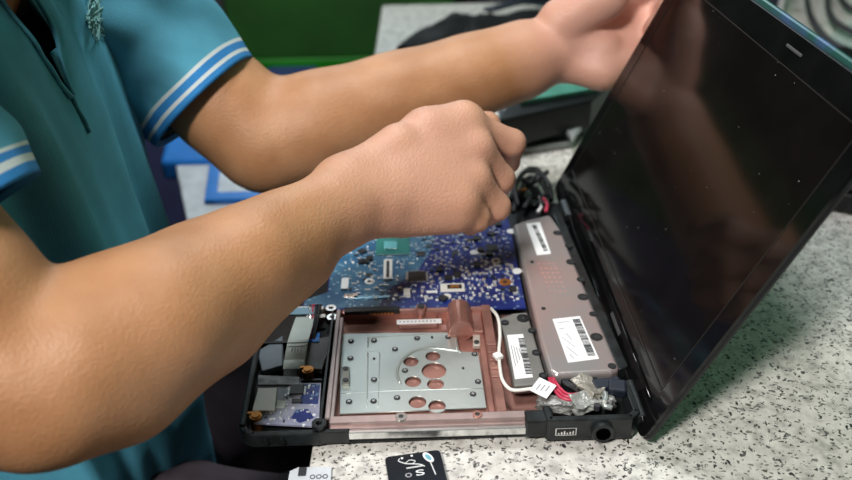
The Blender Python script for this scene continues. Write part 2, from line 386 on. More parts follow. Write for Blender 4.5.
# back copper structure behind the plate
b = B(); bx(b, -.2010, -.0900, .1120, .1320, .0068, .0098); bx(b, -.2010, -.0860, .1290, .1345, .0068, .0170)
bx(b, -.1550, -.1250, .1150, .1335, .0098, .0128); bx(b, -.1180, -.0900, .1030, .1340, .0098, .0150)
ramp_ = obj('bay_back', b, M['copper'], bay, bevel=.0016)
b = B(); cyl(b, (-.1075, .1190, .0148), .0095, .031, Matrix.Rotation(math.pi/2, 3, 'X'), 24); obj('copper_barrel', b, M['copper'], bay, smooth=False, bevel=.001)
b = B(); bx(b, -.1980, -.1550, .1270, .1335, .0165, .0200); dk = obj('drive_connector', b, M['black'], bay, bevel=.0006)
b = B()
for k in range(7): bx(b, -.178+k*.0028, -.1764+k*.0028, .1262, .1272, .0168, .0180)
obj('contact', b, M['brass'], dk)
b = B(); cyl(b, (*P2(421, 309, .018), .0165), .0042, .008, n=18); bs = obj('screw_post', b, M['copper'], bay, bevel=.0005)
b = B(); cyl(b, (*P2(421, 307, .020), .0208), .0028, .0012, n=18); obj('screw', b, M['chip'], bs)
b = B(); bx(b, -.1570, -.1230+.001, .1180, .1235, .0129, .0133); lb = obj('white_label', b, M['paper'], bay)
b = B()
for k in range(10): bx(b, -.155+k*.003, -.1535+k*.003, .1200, .1216, .0133, .01335)
obj('label_print', b, mat('grey_ink', (.35, .35, .38), .7), lb)
# steel plate
ZP = .0088
def PP(x, y): return P2(x, y, ZP+.001)
outl = [PP(341, 333), PP(340, 413), PP(486, 407), PP(478, 352), PP(459, 351), PP(456, 333.5), PP(453, 332)]
holes = [PP(411, 361), PP(433, 355.5), PP(434, 370), PP(413, 381), PP(435.5, 383.5), PP(417.5, 401.5), PP(437, 405.5)]
rad = [.0058, .0058, .0092, .0060, .0062, .0063, .0062]
sp = plate('steel_plate', outl, [circ(h, r) for h, r in zip(holes, rad)], ZP-.0006, .0012, M['steel'], bay)
for h, r in zip(holes, rad):
    b = B(); ringm(b, (*h, ZP), r+.0004, r, .0004, 28); obj('hole_rim', b, M['steel'], sp)
b = B()
def ridge(pts, r=.0008): tube(b, [(*PP(x, y), ZP+.0004) for x, y in pts], r*1.15, 8, 6, flat=.75)
ridge([(400, 383), (397, 372), (402, 360), (414, 351), (432, 347.5), (455, 350), (461, 352)], .0011)
ridge([(368, 347), (369, 339), (376, 337), (450, 333.5), (455, 337), (457, 349)], .0007)
ridge([(368, 352), (379, 352), (379, 380)], .0004); ridge([(368, 352), (367, 407)], .0005); ridge([(380, 353), (378, 407)], .0004)
ridge([(341, 393), (400, 390), (484, 388)], .0004)
obj('pressed_ridge', b, M['steel'], sp, smooth=True)
for x, y, k in ((351, 341, 0), (374, 340.5, 0), (395, 349, 1), (350.5, 358, 0), (374, 379.5, 0), (405, 370.5, 0), (349, 401.5, 0), (373.5, 401, 0), (397, 397.5, 1), (417, 338, 0), (448, 337, 0), (474.5, 354, 0), (478, 381.5, 0), (473, 394, 1), (463, 368, 2), (374, 358.5, 2), (432, 337, 2)):
    p = PP(x, y)
    if k == 1:
        b = B(); ringm(b, (*p, ZP), .0046, .0036, .0004); obj('dimple', b, M['steel'], sp)
    b = B(); r0 = .0010 if k == 2 else .0023
    cyl(b, (*p, ZP+.0006), r0, .0018, n=14); sk = obj('screw', b, M['chip'], sp, bevel=.0003)
    if k < 2:
        b = B(); box(b, (*p, ZP+.0016), (.0022, .0005, .0003), .5); box(b, (*p, ZP+.0016), (.0022, .0005, .0003), 2.07); obj('screw_slot', b, M['tin'], sk)
for c, (x0, y0, x1, y1) in ((0, (342, 369, 349.5, 386)), (1, (473, 333, 480, 348))):
    b = B(); prism(b, [PP(x0, y0), PP(x1, y0), PP(x1, y1), PP(x0, y1)], ZP, ZP+.0035); tb_ = obj('bracket', b, M['beige'] if c else mat('dull_bracket', (.25, .25, .22), .4, metal=.5), bay, bevel=.0004)
    for yy in (y0+2.5, y1-3):
        b = B(); cyl(b, (*PP((x0+x1)/2, yy), ZP+.0038), .0020, .0010, n=14); obj('screw', b, M['chip'], tb_)

# --- mainboard
ZM = .0165
mb_pts = [(-.232, .1500), (-.232, .1385), (-.206, .1385), (-.2055, .1350), (-.0545, .1300), (-.0520, .262), (-.055, .300), (-.225, .300), (-.225, .215), (-.214, .205), (-.214, .160), (-.222, .150)]
b = B(); prism(b, mb_pts, ZM-.0014, ZM); mb = obj('mainboard', b, M['pcb'], lap)
b = B(); prism(b, [(-.231, .149), (-.231, .1395), (-.190, .1365), (-.172, .1360), (-.164, .160), (-.140, .185), (-.125, .225), (-.118, .299), (-.224, .299), (-.224, .216), (-.213, .206), (-.213, .160)], ZM, ZM+.0002)
obj('painted_glare', b, M['pcb_glare'], mb)  # glare on the solder mask painted as a paler patch
def PM(x, y): return P2(x, y, ZM+.0005)
def comp(name, x, y, sx, sy, h, m, rz=0, par=None, z=ZM, bev=.0002):
    p = PM(x, y); b = B(); box(b, (p[0], p[1], z+h/2), (sx, sy, h), rz); return obj(name, b, m, par or mb, bevel=bev)
cpu = comp('processor', 393, 246, .030, .030, .0012, M['pcb_teal'])
comp('processor_die', 390.5, 246.5, .0115, .0125, .0012, M['die'], par=cpu, z=ZM+.0012)
cn = comp('ribbon_socket', 388, 271, .0075, .030, .0030, M['white'])
comp('socket_slot', 388, 271.5, .0026, .025, .0004, M['ink'], par=cn, z=ZM+.003)
ch = comp('chip', 417, 276.5, .0150, .0135, .0016, M['chip'])
b = B(); p = PM(417, 276.5)
for k in range(14):
    for s in (-1, 1):
        box(b, (p[0]+(k-6.5)*.0010, p[1]+s*.0076, ZM+.0006), (.0005, .0018, .0008)); box(b, (p[0]+s*.0084, p[1]+(k-6.5)*.0009, ZM+.0006), (.0018, .0005, .0008))
obj('chip_pin', b, M['tin'], ch)['kind'] = 'stuff'
comp('chip', 492, 248, .0105, .0105, .0014, M['chip']); comp('chip', 421, 254, .0075, .0070, .0012, M['chip']); comp('chip', 455, 253, .0060, .0055, .0012, M['chip'])
comp('chip', 429, 246, .005, .004, .001, M['chip']); comp('chip', 470, 240, .006, .005, .001, M['chip']); comp('chip', 369, 275, .005, .0045, .001, M['chip']); comp('chip', 457, 275, .006, .009, .0014, M['chip'])
wf = comp('white_frame', 452.5, 287.5, .0200, .0115, .0008, M['white'])
comp('frame_window', 454.5, 287, .0120, .0058, .0003, mat('frame_inner', (.03, .02, .02), .5), par=wf, z=ZM+.0008); comp('gold_contact', 454.5, 287, .0070, .0034, .0004, M['brass'], par=wf, z=ZM+.0011)
b = B(); cyl(b, (*PM(447, 296.5), ZM+.0005), .0036, .001, n=20); obj('round_tab', b, M['white'], wf)
comp('white_connector', 407, 294, .0055, .0085, .0035, M['white'], bev=.0005); comp('white_label', 432, 291.5, .0090, .0030, .0006, M['paper'])
for x, y in ((474.5, 252.5), (517, 271), (511, 231.5), (472, 233)):
    b = B(); cyl(b, (*PM(x, y), ZM+.0004), .0040, .0008, n=22); obj('white_pad', b, M['paper'], mb)
for x, y, m1 in ((505, 282, M['brass']), (496, 261, M['beige']), (369.5, 281.5, M['paper']), (331, 308, M['steel2']), (332, 317, M['steel2'])):
    b = B(); ringm(b, (*PM(x, y), ZM), .0042 if x < 500 else .0050, .0020, .0008); q = obj('screw_ring', b, m1, mb)
    b = B(); cyl(b, (*PM(x, y), ZM+.0002), .0020, .0005, n=14); obj('screw_hole', b, M['ink'], q)
comp('silver_pad', 351, 296, .0110, .0060, .0010, M['steel2'])
comp('silver_strip', 372, 297, .030, .0040, .0010, mat('blue_tint_metal', (.22, .42, .55), .25, metal=.6))
comp('board_edge_socket', 345, 285, .006, .016, .0025, M['paper'])
rnd = random.Random(3); protos = {}
def smd(kind, m, s):
    k = (kind, m.name)
    b = B(); box(b, (0, 0, s[2]/2), s)
    if kind != 'solder_pad':
        pass
    me = bpy.data.meshes.new(kind); b.to_mesh(me); b.free(); me.materials.append(m); return me
lib = [('capacitor', smd('capacitor', M['tin'], (.0032, .0017, .0013))), ('capacitor', smd('capacitor', M['beige'], (.0028, .0021, .0015))), ('resistor', smd('resistor', M['chip'], (.0040, .0021, .0010))),
       ('capacitor', smd('capacitor', M['white'], (.0022, .0016, .0010))), ('resistor', smd('resistor', M['tin'], (.0018, .0046, .0010))), ('inductor', smd('inductor', M['chip'], (.0060, .0060, .0024)))]
offL = root_loc(lap); npl = {}
def place_smd(i, x, y, rz, z=ZM):
    kind, me = lib[i]; o = bpy.data.objects.new(kind, me); COL.objects.link(o); o.parent = mb
    o.location = V((x, y, z))-offL; o.rotation_euler = (0, 0, rz)
busy = [(393, 246, 22, 14), (388, 271, 9, 14), (417, 276, 14, 9), (492, 248, 9, 6), (452, 288, 17, 9), (407, 294, 5, 6), (432, 291, 7, 3), (474, 252, 5, 4), (517, 271, 5, 4), (505, 282, 6, 5)]
cnt = {'capacitor': 0, 'resistor': 0, 'inductor': 0}
spots = []
while len(spots) < 290:
    x = rnd.uniform(348, 524); y = rnd.uniform(218, 300)
    if x < 430 and rnd.random() < .72: continue
    if any(abs(x-a) < w and abs(y-c) < h for a, c, w, h in busy): continue
    if any(abs(x-a) < 3.8 and abs(y-c) < 2.3 for a, c in spots): continue
    p = PM(x, y)
    if p[0] > -.058+(.0 if y > 230 else -.004) or p[0] < -.21: continue
    spots.append((x, y))
extra = B()
for n_, (x, y) in enumerate(sorted(spots, key=lambda s: -s[1])):
    i = rnd.choice((0, 0, 0, 1, 1, 2, 3, 3, 3, 4, 4, 5)); k = lib[i][0]; rz = rnd.choice((0, math.pi/2, 0, math.pi/2, .8))
    p = PM(x, y)
    if cnt[k] < 95: cnt[k] += 1; place_smd(i, p[0], p[1], rz)
    else: box(extra, (p[0], p[1], ZM+.0006), (.0024, .0013, .001), rz)
obj('solder_joints', extra, M['tin'], mb)['kind'] = 'stuff'
b = B()                                                    # fine printed marks and solder dots
for k in range(420):
    x = rnd.uniform(345, 524); y = rnd.uniform(216, 301); p = PM(x, y)
    if p[0] > -.057 or p[0] < -.21: continue
    s = rnd.choice((.0005, .0007, .0010)); box(b, (p[0], p[1], ZM+.0003), (s*rnd.choice((1, 3)), s, .0003), rnd.choice((0, 1.57)))
obj('printed_mark', b, M['silver_ink'], mb)['kind'] = 'stuff'
# pale pieces left of the board under the forearm
b = B(); bx(b, -.236, -.215, .1330, .1375, .0150, .0190); bx(b, -.2280, -.2130, .1255, .1300, .0150, .0165); obj('cream_connector', b, M['white'], lap, bevel=.0004)
for k, (m_, dx) in enumerate(((M['red'], 0), (M['navy'], .0025), (M['ink'], .005), (M['steel2'], -.0025))):
    b = B(); p = Z(313, 310, .022)
    tube(b, [(p.x+dx*1.0, p.y+.012, .018), (p.x+dx, p.y+.002, .024), (p.x+dx*.8+.001, p.y-.012, .023), (p.x+dx*.6, p.y-.026, .016), (p.x-.002+dx, p.y-.034, .012)], .0010, 7); obj('thin_wire', b, m_, lap, smooth=True)

# --- speaker bracket to the right of the bay
b = B(); prism(b, [P2(499, 318, .02), P2(513, 313, .02), P2(527, 312, .02), P2(530, 322, .02), P2(546, 377, .02), P2(544, 384, .02), P2(514, 386, .02), P2(504, 334, .02)], .012, .0200)
mod = obj('grey_module', b, mat('dull_zinc', (.24, .235, .22), .4, metal=.5, var=.15), lap, bevel=.0012)
b = B(); prism(b, [P2(507, 335, .0203), P2(523, 334, .0203), P2(533, 377, .0203), P2(515, 379, .0203)], .0200, .0203); st = obj('white_sticker', b, M['paper'], mod)
def barcode(parent, c0, c1, w, n, z):
    """bars laid across the line c0-c1"""
    b = B(); c0, c1 = V((*c0, 0)), V((*c1, 0)); d = (c1-c0); a = math.atan2(d.y, d.x); r = random.Random(n)
    for k in range(n):
        q = c0+d*(k+.5)/n; box(b, (q.x, q.y, z), (d.length/n*r.choice((.35, .6, .8)), w, .0002), a)
    return obj('barcode', b, M['ink'], parent)
barcode(st, P2(521, 338, .0204), P2(529, 374, .0204), .0045, 26, .0204)
b = B()
for k in range(4):
    p, q = V((*P2(511+k*2.6, 345+k, .0204), .0204)), V((*P2(515.5+k*2.2, 366-k*3, .0204), .0204)); tube(b, [p, q], .0003, 4, 1)
obj('printed_line', b, mat('grey_ink', (.35, .35, .38), .7), st)
for x, y in ((523, 318.5), (532, 331), (536, 353), (543, 376), (505, 323)):
    b = B(); ringm(b, (*P2(x, y, .02), .0199), .0030 if x != 523 else .0048, .0014, .0009); q = obj('screw_ring', b, M['rim'], mod)
    b = B(); cyl(b, (*P2(x, y, .02), .0203), .0014, .0006, n=12); obj('screw_hole', b, M['ink'], q)
# --- long grey hinge bar
bar_pts = [P2(513, 224, .0235), P2(528, 219, .0235), P2(550, 214, .0235), P2(560, 228, .0235), P2(620, 368, .0235), P2(612, 372, .0235), P2(556, 375, .0235), P2(549, 371, .0235), P2(541, 345, .0235)]
b = B(); prism(b, bar_pts, .006, .0235); bar = obj('hinge_cover', b, M['bar'], lap, bevel=.0035, seg=4)
b = B(); prism(b, [P2(558, 373, .012), P2(609, 369, .012), P2(607, 377, .012), P2(560, 380, .012)], .006, .0125); obj('cover_lip', b, M['copper'], bar)
s1 = B(); prism(s1, [P2(526, 223.5, .0238), P2(540, 222, .0238), P2(551, 253.5, .0238), P2(537, 255, .0238)], .0235, .0238); s1 = obj('white_sticker', s1, M['paper'], bar)
barcode(s1, P2(534, 225, .0239), P2(546, 251, .0239), .0040, 24, .0239)
s2 = B(); prism(s2, [P2(552.5, 319, .0238), P2(580, 316, .0238), P2(599, 358.5, .0238), P2(568, 362.5, .0238)], .0235, .0238); s2 = obj('white_sticker', s2, M['paper'], bar)
barcode(s2, P2(576, 319, .0239), P2(592, 356, .0239), .0055, 30, .0239)
b = B()
for k, (a, c) in enumerate((((557, 323), (570, 321)), ((559, 329), (564, 328)), ((562, 337), (575, 347)), ((566, 346), (578, 356)), ((566, 333), (572, 340)), ((570, 354), (574, 359)))):
    p, q = Z(*a, .0239), Z(*c, .0239); tube(b, [p, q], .00035, 4, 1)
obj('printed_line', b, mat('grey_ink', (.35, .35, .38), .7), s2)
b = B()
for i in range(4):
    for j in range(7):
        p = Z(539+i*5+j*1.9, 263.5+j*4.6, .0236); box(b, (p.x, p.y, .0236), (.0018, .0008, .0004))
obj('vent_slot', b, mat('pink_metal', (.62, .30, .26), .4), bar)
for x, y, r in ((557.5, 233, .0040), (569, 245.5, .0036), (571, 262, .0042), (581, 279.5, .0036), (583, 297, .0044), (593, 314, .003), (596.5, 337, .0046), (532, 262, .0016), (543.5, 308.5, .0018), (612, 366, .003)):
    b = B(); cyl(b, (*P2(x, y, .0236), .0236), r, .0006, n=18); q = obj('screw_recess', b, mat('recess_black', (.006, .006, .006), .6), bar)
    if r > .003:
        b = B(); cyl(b, (*P2(x+.5, y+.5, .0236), .0240), r*.5, .0004, n=14); obj('screw', b, M['chip'], q)
# black side rail between bar and screen
b = B(); prism(b, [P2(553, 214, .021), P2(560, 212, .021), P2(628, 366, .021), P2(619, 370, .021)], .004, .0215); obj('side_rail', b, M['rim'], lap, bevel=.0008)
# --- wires, tag, foil brackets in the hinge corner
b = B(); tube(b, [Z(491, 308, .018), Z(498, 318, .021), Z(500, 335, .021), Z(499, 352, .021), Z(500, 368, .021), Z(503, 381, .021), Z(512, 390, .020), Z(530, 389, .021), Z(541, 387, .022)], .0013, 8)
wc = obj('white_cable', b, M['white'], lap, smooth=True)
p = Z(543, 388, .0245); R_ = (Matrix.Rotation(-.72, 3, 'Z') @ Matrix.Rotation(.25, 3, 'X'))
b = B(); box(b, p, (.0135, .0125, .0006), rot=R_); tg = obj('white_tag', b, M['paper'], wc)
b = B()
for k in range(3): box(b, p+R_ @ V((-.003+k*.003, .001*(k-1), .0004)), (.0010, .0055, .0002), rot=R_)
obj('tag_print', b, mat('grey_ink', (.35, .35, .38), .7), tg)
b = B(); p = Z(498, 356, .0225); box(b, p, (.006, .006, .003), .4); obj('white_clip', b, M['white'], wc, bevel=.0005)
for k in range(3):
    b = B(); tube(b, [Z(549+k*2, 378, .020), Z(551+k*3, 384, .0225), Z(555+k*3, 391-k, .021), Z(562+k*2, 398-k*2.4, .021), Z(572, 400-k*2.8, .021), Z(580, 398-k*2.6, .018)], .0011, 7); obj('red_wire', b, M['red'], lap, smooth=True)
for k in range(2):
    b = B(); tube(b, [Z(560, 378, .016), Z(566+k*4, 384, .020), Z(575+k*3, 389, .018), Z(582, 394+k*3, .016)], .0014, 7); obj('black_wire', b, M['ink'], lap, smooth=True)
def lump(name, x, y, z, s, m, par, seed, rz=0, sub=3):
    p = Z(x, y, z); b = B(); bmesh.ops.create_cube(b, size=1); bmesh.ops.subdivide_edges(b, edges=b.edges, cuts=4, use_grid_fill=True)
    for v in b.verts:
        n_ = noise.noise_vector(v.co*2.3+V((seed, 0, 0)))*.22; v.co += n_
    bmesh.ops.transform(b, matrix=Matrix.Translation(p) @ Matrix.Rotation(rz, 4, 'Z') @ Matrix.Diagonal((*s, 1)), verts=b.verts)
    return obj(name, b, m, par)
lump('foil_shield', 556, 404, .017, (.023, .010, .007), M['foil'], lap, 1, -.15)
lump('foil_shield', 583, 403, .018, (.016, .014, .008), mat('pale_foil', (.40, .41, .385), .4, metal=.4, var=.2, scale=90, bump=.8, bscale=150), lap, 5, .3)
lump('foil_shield', 588, 388, .020, (.012, .020, .007), mat('tan_foil', (.30, .28, .24), .45, metal=.4, var=.3, scale=70, bump=.8, bscale=160), lap, 9, .5)
lump('foil_shield', 605, 401, .017, (.010, .010, .007), M['foil'], lap, 12, .2)
b = B()
for a, c in (((562, 379), (596, 378)), ((596, 378), (601, 396)), ((601, 396), (604, 409)), ((578, 380), (580, 397))):
    p, q = Z(*a, .021), Z(*c, .020); wallseg(b, (p.x, p.y), (q.x, q.y), .0018, .006, .0205)
obj('hinge_bracket', b, M['rim'], lap, bevel=.0005)
b = B(); tube(b, [Z(600, 389, .020), Z(606, 396, .0215), Z(604, 405, .021), Z(612, 408, .020)], .0020, 8); obj('hinge_pin', b, M['steel'], lap, smooth=True)
b = B(); box(b, Z(607, 385, .021), (.020, .010, .006), .15); box(b, Z(617, 388, .022), (.012, .012, .007), -.2); obj('hinge_block', b, M['navy'], lap, bevel=.0015)
for k, (r_, m_) in enumerate(((.0022, M['ink']), (.0016, M['beige']), (.0012, M['tin']))):
    b = B(); cyl(b, Z(597+k*7, 407-k*3, .021), r_, .004, n=14); obj('screw', b, m_, lap)
# antenna and power wires behind the hinge
cabs = [([(513, 212), (520, 190), (530, 178), (541, 182), (548, 196)], M['ink'], .0022, .02), ([(518, 205), (515, 188), (522, 174), (536, 172), (546, 180)], M['ink'], .0018, .03),
        ([(524, 208), (533, 196), (542, 200), (549, 190)], M['ink'], .0024, .015), ([(516, 196), (526, 186), (538, 190), (544, 206)], M['rim'], .002, .022),
        ([(530, 183), (537, 175), (545, 178), (549, 188)], M['ink'], .0012, .035), ([(515, 190), (520, 191), (526, 189)], M['brass'], .0016, .024),
        ([(543, 198), (547, 205), (546, 211)], M['red'], .0018, .022), ([(540, 196), (542, 205), (538, 212)], M['paper'], .0018, .02)]
cabs += [([(511, 200), (517, 182), (527, 170), (538, 170), (549, 186), (551, 200)], M['ink'], .0028, .012), ([(520, 198), (528, 186), (536, 194), (546, 200)], M['ink'], .003, .010), ([(514, 204), (524, 200), (534, 206), (545, 203)], M['rim'], .003, .009), ([(522, 179), (530, 183), (540, 178), (547, 172)], M['ink'], .0026, .03)]
for pts, m_, r_, z_ in cabs:
    b = B(); tube(b, [Z(x, y, z_-.004*(k % 2)) for k, (x, y) in enumerate(pts)], r_, 8); obj('loose_wire', b, m_, lap, smooth=True)

# --- lid
AL = 1.1395; LX, LZ = math.cos(AL), math.sin(AL)
lo = V((.006, 0, .0130)); Lx = V((LX, 0, LZ)); Ln = V((-LZ, 0, LX))           # along the lid, and out of the screen
def LP(s, y, n=0): return lo+Lx*s+V((0, y, 0))+Ln*n
RL = Matrix(((LX, 0, -LZ), (0, 1, 0), (LZ, 0, LX)))
def lslab(bm, s0, s1, y0, y1, n0, n1): box(bm, LP((s0+s1)/2, (y0+y1)/2, (n0+n1)/2), (s1-s0, y1-y0, n1-n0), rot=RL)
Y0, Y1, H = -.010, .346, .2465
b = B()
def rrect(s0, s1, y0, y1, r, n=5):
    o = []
    for cs, cy_, a0 in ((s1-r, y1-r, 0), (s0+r, y1-r, 90), (s0+r, y0+r, 180), (s1-r, y0+r, 270)):
        for k in range(n+1):
            a = math.radians(a0+90*k/n); o.append((cs+r*math.cos(a), cy_+r*math.sin(a)))
    return o
def lprism(bm, pts, n0, n1):
    a = [bm.verts.new(LP(s, y, n0)) for s, y in pts]; c = [bm.verts.new(LP(s, y, n1)) for s, y in pts]
    bm.faces.new(a[::-1]); bm.faces.new(c)
    for i in range(len(pts)): bm.faces.new((a[i], a[(i+1) % len(pts)], c[(i+1) % len(pts)], c[i]))
lprism(b, rrect(-.006, H, Y0, Y1, .007), -.0045, -.0012)
lid = obj('lid', b, M['black'], lap, bevel=.001)
b = B(); lslab(b, H-.0004, H+.0055, Y0+.004, Y1-.004, -.0046, -.0008); le = obj('lid_edge_sheen', b, M['lid_reflection'], lid, bevel=.002); le['label'] = 'top edge of the lid with green and blue reflection painted on'
# bezel: four borders joined in one frame, raised lip round the edge
b = B()
rim0 = rrect(-.005, H-.0006, Y0+.0006, Y1-.0006, .007); rim1 = rrect(.026, H-.020, Y0+.017, Y1-.017, .002)
n_ = len(rim0); o0 = [b.verts.new(LP(s, y, -.0012)) for s, y in rim0]; o1 = [b.verts.new(LP(s, y, .0012)) for s, y in rim0]
i1 = [b.verts.new(LP(s, y, .0004)) for s, y in rim1]; i0 = [b.verts.new(LP(s, y, -.0012)) for s, y in rim1]
for k in range(n_):
    j = (k+1) % n_
    for A_, B_ in ((o0, o1), (o1, i1), (i1, i0), (i0, o0)): b.faces.new((A_[k], A_[j], B_[j], B_[k]))
bz = obj('bezel', b, M['gloss'], lid)
b = B(); lslab(b, .0265, H-.0205, Y0+.0175, Y1-.0175, -.0012, .0002); scn = obj('screen', b, M['screen'], lid)
# thin seam line around the display, camera slot and rubber pads
b = B()
for q in ((.0262, .0270, Y0+.017, Y1-.017), (H-.0208, H-.0202, Y0+.017, Y1-.017)): lslab(b, *q, .0004, .0007)
for q in ((.0262, H-.0202, Y0+.0170, Y0+.0175), (.0262, H-.0202, Y1-.0176, Y1-.0172)): lslab(b, *q, .0004, .0007)
obj('screen_seam', b, mat('seam_grey', (.022, .020, .018), .35), bz)
b = B(); lslab(b, H-.0105, H-.0085, .098, .121, .0008, .0016); obj('rubber_pad', b, mat('dark_grey_rubber', (.055, .055, .055), .5), bz, bevel=.0004)
b = B(); lslab(b, .0085, .0115, .085, .112, .0008, .0020); obj('rubber_pad', b, mat('dark_grey_rubber', (.10, .10, .10), .5), bz, bevel=.0004)
b = B(); tube(b, [LP(.016, .010, .0016), LP(.016, .07, .0018), LP(.016, .21, .0018)], .0009, 8, 1); tube(b, [LP(.0035, .0, .0018), LP(.0035, .10, .0018), LP(.0035, .30, .0018)], .0012, 8, 1); obj('bezel_ridge', b, M['gloss'], bz, smooth=True)
b = B(); r = random.Random(5)
for k in range(40):
    s, y = r.uniform(.01, H-.01), r.uniform(0, .33); a = r.choice((.0003, .0004, .0006)); lslab(b, s, s+a, y, y+a, .0002 if .03 < s < H-.025 and Y0+.02 < y < Y1-.02 else .0008, .0009 if not (.03 < s < H-.025) else .00045)
dsp = obj('dust_specks', b, M['dust'], scn); dsp['kind'] = 'stuff'
for y0, y1 in ((.004, .040), (.275, .305)):
    b = B(); cyl(b, ((.0065), (y0+y1)/2, .0125), .0062, y1-y0, Matrix.Rotation(math.pi/2, 3, 'X'), 20); obj('hinge_barrel', b, M['rim'], lap, bevel=.0008)

# ================================================================== small things on the bench
sd = thing('memory_drive', 'small black flat drive with white lettering, on the bench in front of the laptop', 'drive', (-.146, -.022, 0))
pts = [Z(384.5, 457, .004), Z(387, 454, .004), Z(431, 448, .004), Z(435, 450, .004)]
e1 = (pts[3]-pts[0]); e1.z = 0; e1.normalize(); e2 = V((e1.y, -e1.x, 0)); o0 = V((pts[0].x, pts[0].y, 0)); W_ = .0365
def SP(u, v): return o0+e1*u+e2*v
b = B(); rr = []
for cu_, cv, a0 in ((W_-.003, .003, -90), (W_-.003, .047, 0), (.003, .047, 90), (.003, .003, 180)):
    for k in range(5):
        a = math.radians(a0+90*k/4); rr.append(SP(cu_+.003*math.cos(a), cv+.003*math.sin(a)))
prism(b, [(p.x, p.y) for p in rr], 0.0, .0042); obj('drive_shell', b, mat('drive_black', (.010, .012, .018), .16), sd, bevel=.0006)
ang = math.atan2(e1.y, e1.x)
Tm = lambda u, v, r: Matrix.Translation(SP(u, v)+V((0, 0, .0043))) @ Matrix.Rotation(ang+r, 4, 'Z')
textmesh('printed_letter', 'S', .0105, Tm(.0205, .0178, 0) @ Matrix.Diagonal((1.35, .62, 1, 1)), M['silver_ink'], sd)
textmesh('printed_letter', 'o', .0100, Tm(.0130, .0178, 0) @ Matrix.Diagonal((.9, .75, 1, 1)), mat('grey_ink', (.35, .35, .38), .7), sd)
b = B(); z_ = .0043
tube(b, [SP(.0095, .0035)+V((0, 0, z_)), SP(.0085, .0055)+V((0, 0, z_)), SP(.013, .0085)+V((0, 0, z_)), SP(.021, .0105)+V((0, 0, z_)), SP(.0245, .0130)+V((0, 0, z_))], .00035, 5, 6)
tube(b, [SP(.012, .0088)+V((0, 0, z_)), SP(.0155, .0060)+V((0, 0, z_)), SP(.019, .0075)+V((0, 0, z_)), SP(.0165, .0095)+V((0, 0, z_))], .00030, 5, 6)
tube(b, [SP(.0125, .0125)+V((0, 0, z_)), SP(.0235, .0122)+V((0, 0, z_))], .00045, 5, 1)
tube(b, [SP(.0285, .0100)+V((0, 0, z_)), SP(.0300, .0210)+V((0, 0, z_))], .0004, 5, 1)
for u, v in ((.0110, .0035), (.0175, .0025)): cyl(b, SP(u, v)+V((0, 0, z_)), .0008, .0003, n=12)
obj('printed_flourish', b, M['silver_ink'], sd)
b = B(); bmesh.ops.create_circle(b, cap_ends=True, segments=26, radius=1, matrix=Matrix.Translation(SP(.0278, .0058)+V((0, 0, z_+.0001))) @ Matrix.Rotation(ang-1.1, 4, 'Z') @ Matrix.Diagonal((.0050, .0026, 1, 1))); o = obj('oval_badge', b, M['silver_ink'], sd)
b = B(); bmesh.ops.create_circle(b, cap_ends=True, segments=26, radius=1, matrix=Matrix.Translation(SP(.0278, .0058)+V((0, 0, z_+.0003))) @ Matrix.Rotation(ang-1.1, 4, 'Z') @ Matrix.Diagonal((.0030, .0015, 1, 1))); obj('badge_centre', b, mat('badge_blue', (.15, .42, .5), .4), o)

lc = thing('pale_card', 'pale card with black block lying at the left corner of the granite edge', 'circuit card', (-.214, -.030, 0))
b = B(); prism(b, [(-.2255, -.0195), (-.2205, -.0165), (-.1990, -.0170), (-.1985, -.0500), (-.2265, -.0500)], .0002, .0022); obj('card', b, mat('pale_card', (.62, .65, .70), .4), lc)
b = B(); bx(b, -.2198, -.2150, -.0240, -.0175, .0022, .0032); obj('black_block', b, M['ink'], lc)
b = B()
for x in (-.2105, -.2065, -.2025): ringm(b, (x, -.0250, .0022), .0018, .0012, .0002, 14)
obj('printed_ring', b, M['ink'], lc)

# ================================================================== far things on the bench
# black cloth pouch with strap
def drape(name, outline, h, m, parent, loc=None, seed=0):
    cx = sum(p[0] for p in outline)/len(outline); cy = sum(p[1] for p in outline)/len(outline)
    b = B(); rings = []; K = 9
    for k in range(K+1):
        t = k/K; rg = []
        for x, y in outline:
            px_, py_ = cx+(x-cx)*(1-t), cy+(y-cy)*(1-t)
            z = h*(1-(1-t)**2.2)*(.75+.5*noise.noise(V((px_*22+seed, py_*22, 0))))+.006*abs(noise.noise(V((px_*60, py_*60, seed)))) if k else 0.0
            rg.append(b.verts.new((px_, py_, max(0.0005, z))))
        rings.append(rg)
    n = len(outline)
    for k in range(K):
        for i in range(n):
            j = (i+1) % n; b.faces.new((rings[k][i], rings[k][j], rings[k+1][j], rings[k+1][i]))
    b.faces.new(rings[0][::-1]); bmesh.ops.remove_doubles(b, verts=b.verts, dist=.0004)
    return obj(name, b, m, parent, smooth=True, loc=loc)
def dense(pts, n=6):
    o = []
    for i in range(len(pts)):
        p, q = pts[i], pts[(i+1) % len(pts)]
        for k in range(n): o.append((p[0]+(q[0]-p[0])*k/n, p[1]+(q[1]-p[1])*k/n))
    return o
pc = thing('cloth_pouch', 'black crumpled cloth pouch with a strap, at the far end of the bench', 'bag', (-.07, .88, 0))
o_ = [(x, y) for x, y in [P2(395, 42, .01), P2(410, 30, .01), P2(440, 18, .01), P2(462, 12, .01), P2(480, 16, .01), P2(520, 16, .01), P2(548, 6, .01), P2(552, 14, .01), P2(520, 60, .01), P2(470, 75, .01), P2(430, 66, .01), P2(418, 52, .01)]]
drape('pouch_body', dense(o_), .035, mat('black_nylon', (.004, .0045, .005), .7, bump=.4, bscale=120, spec=.25), pc, seed=3)
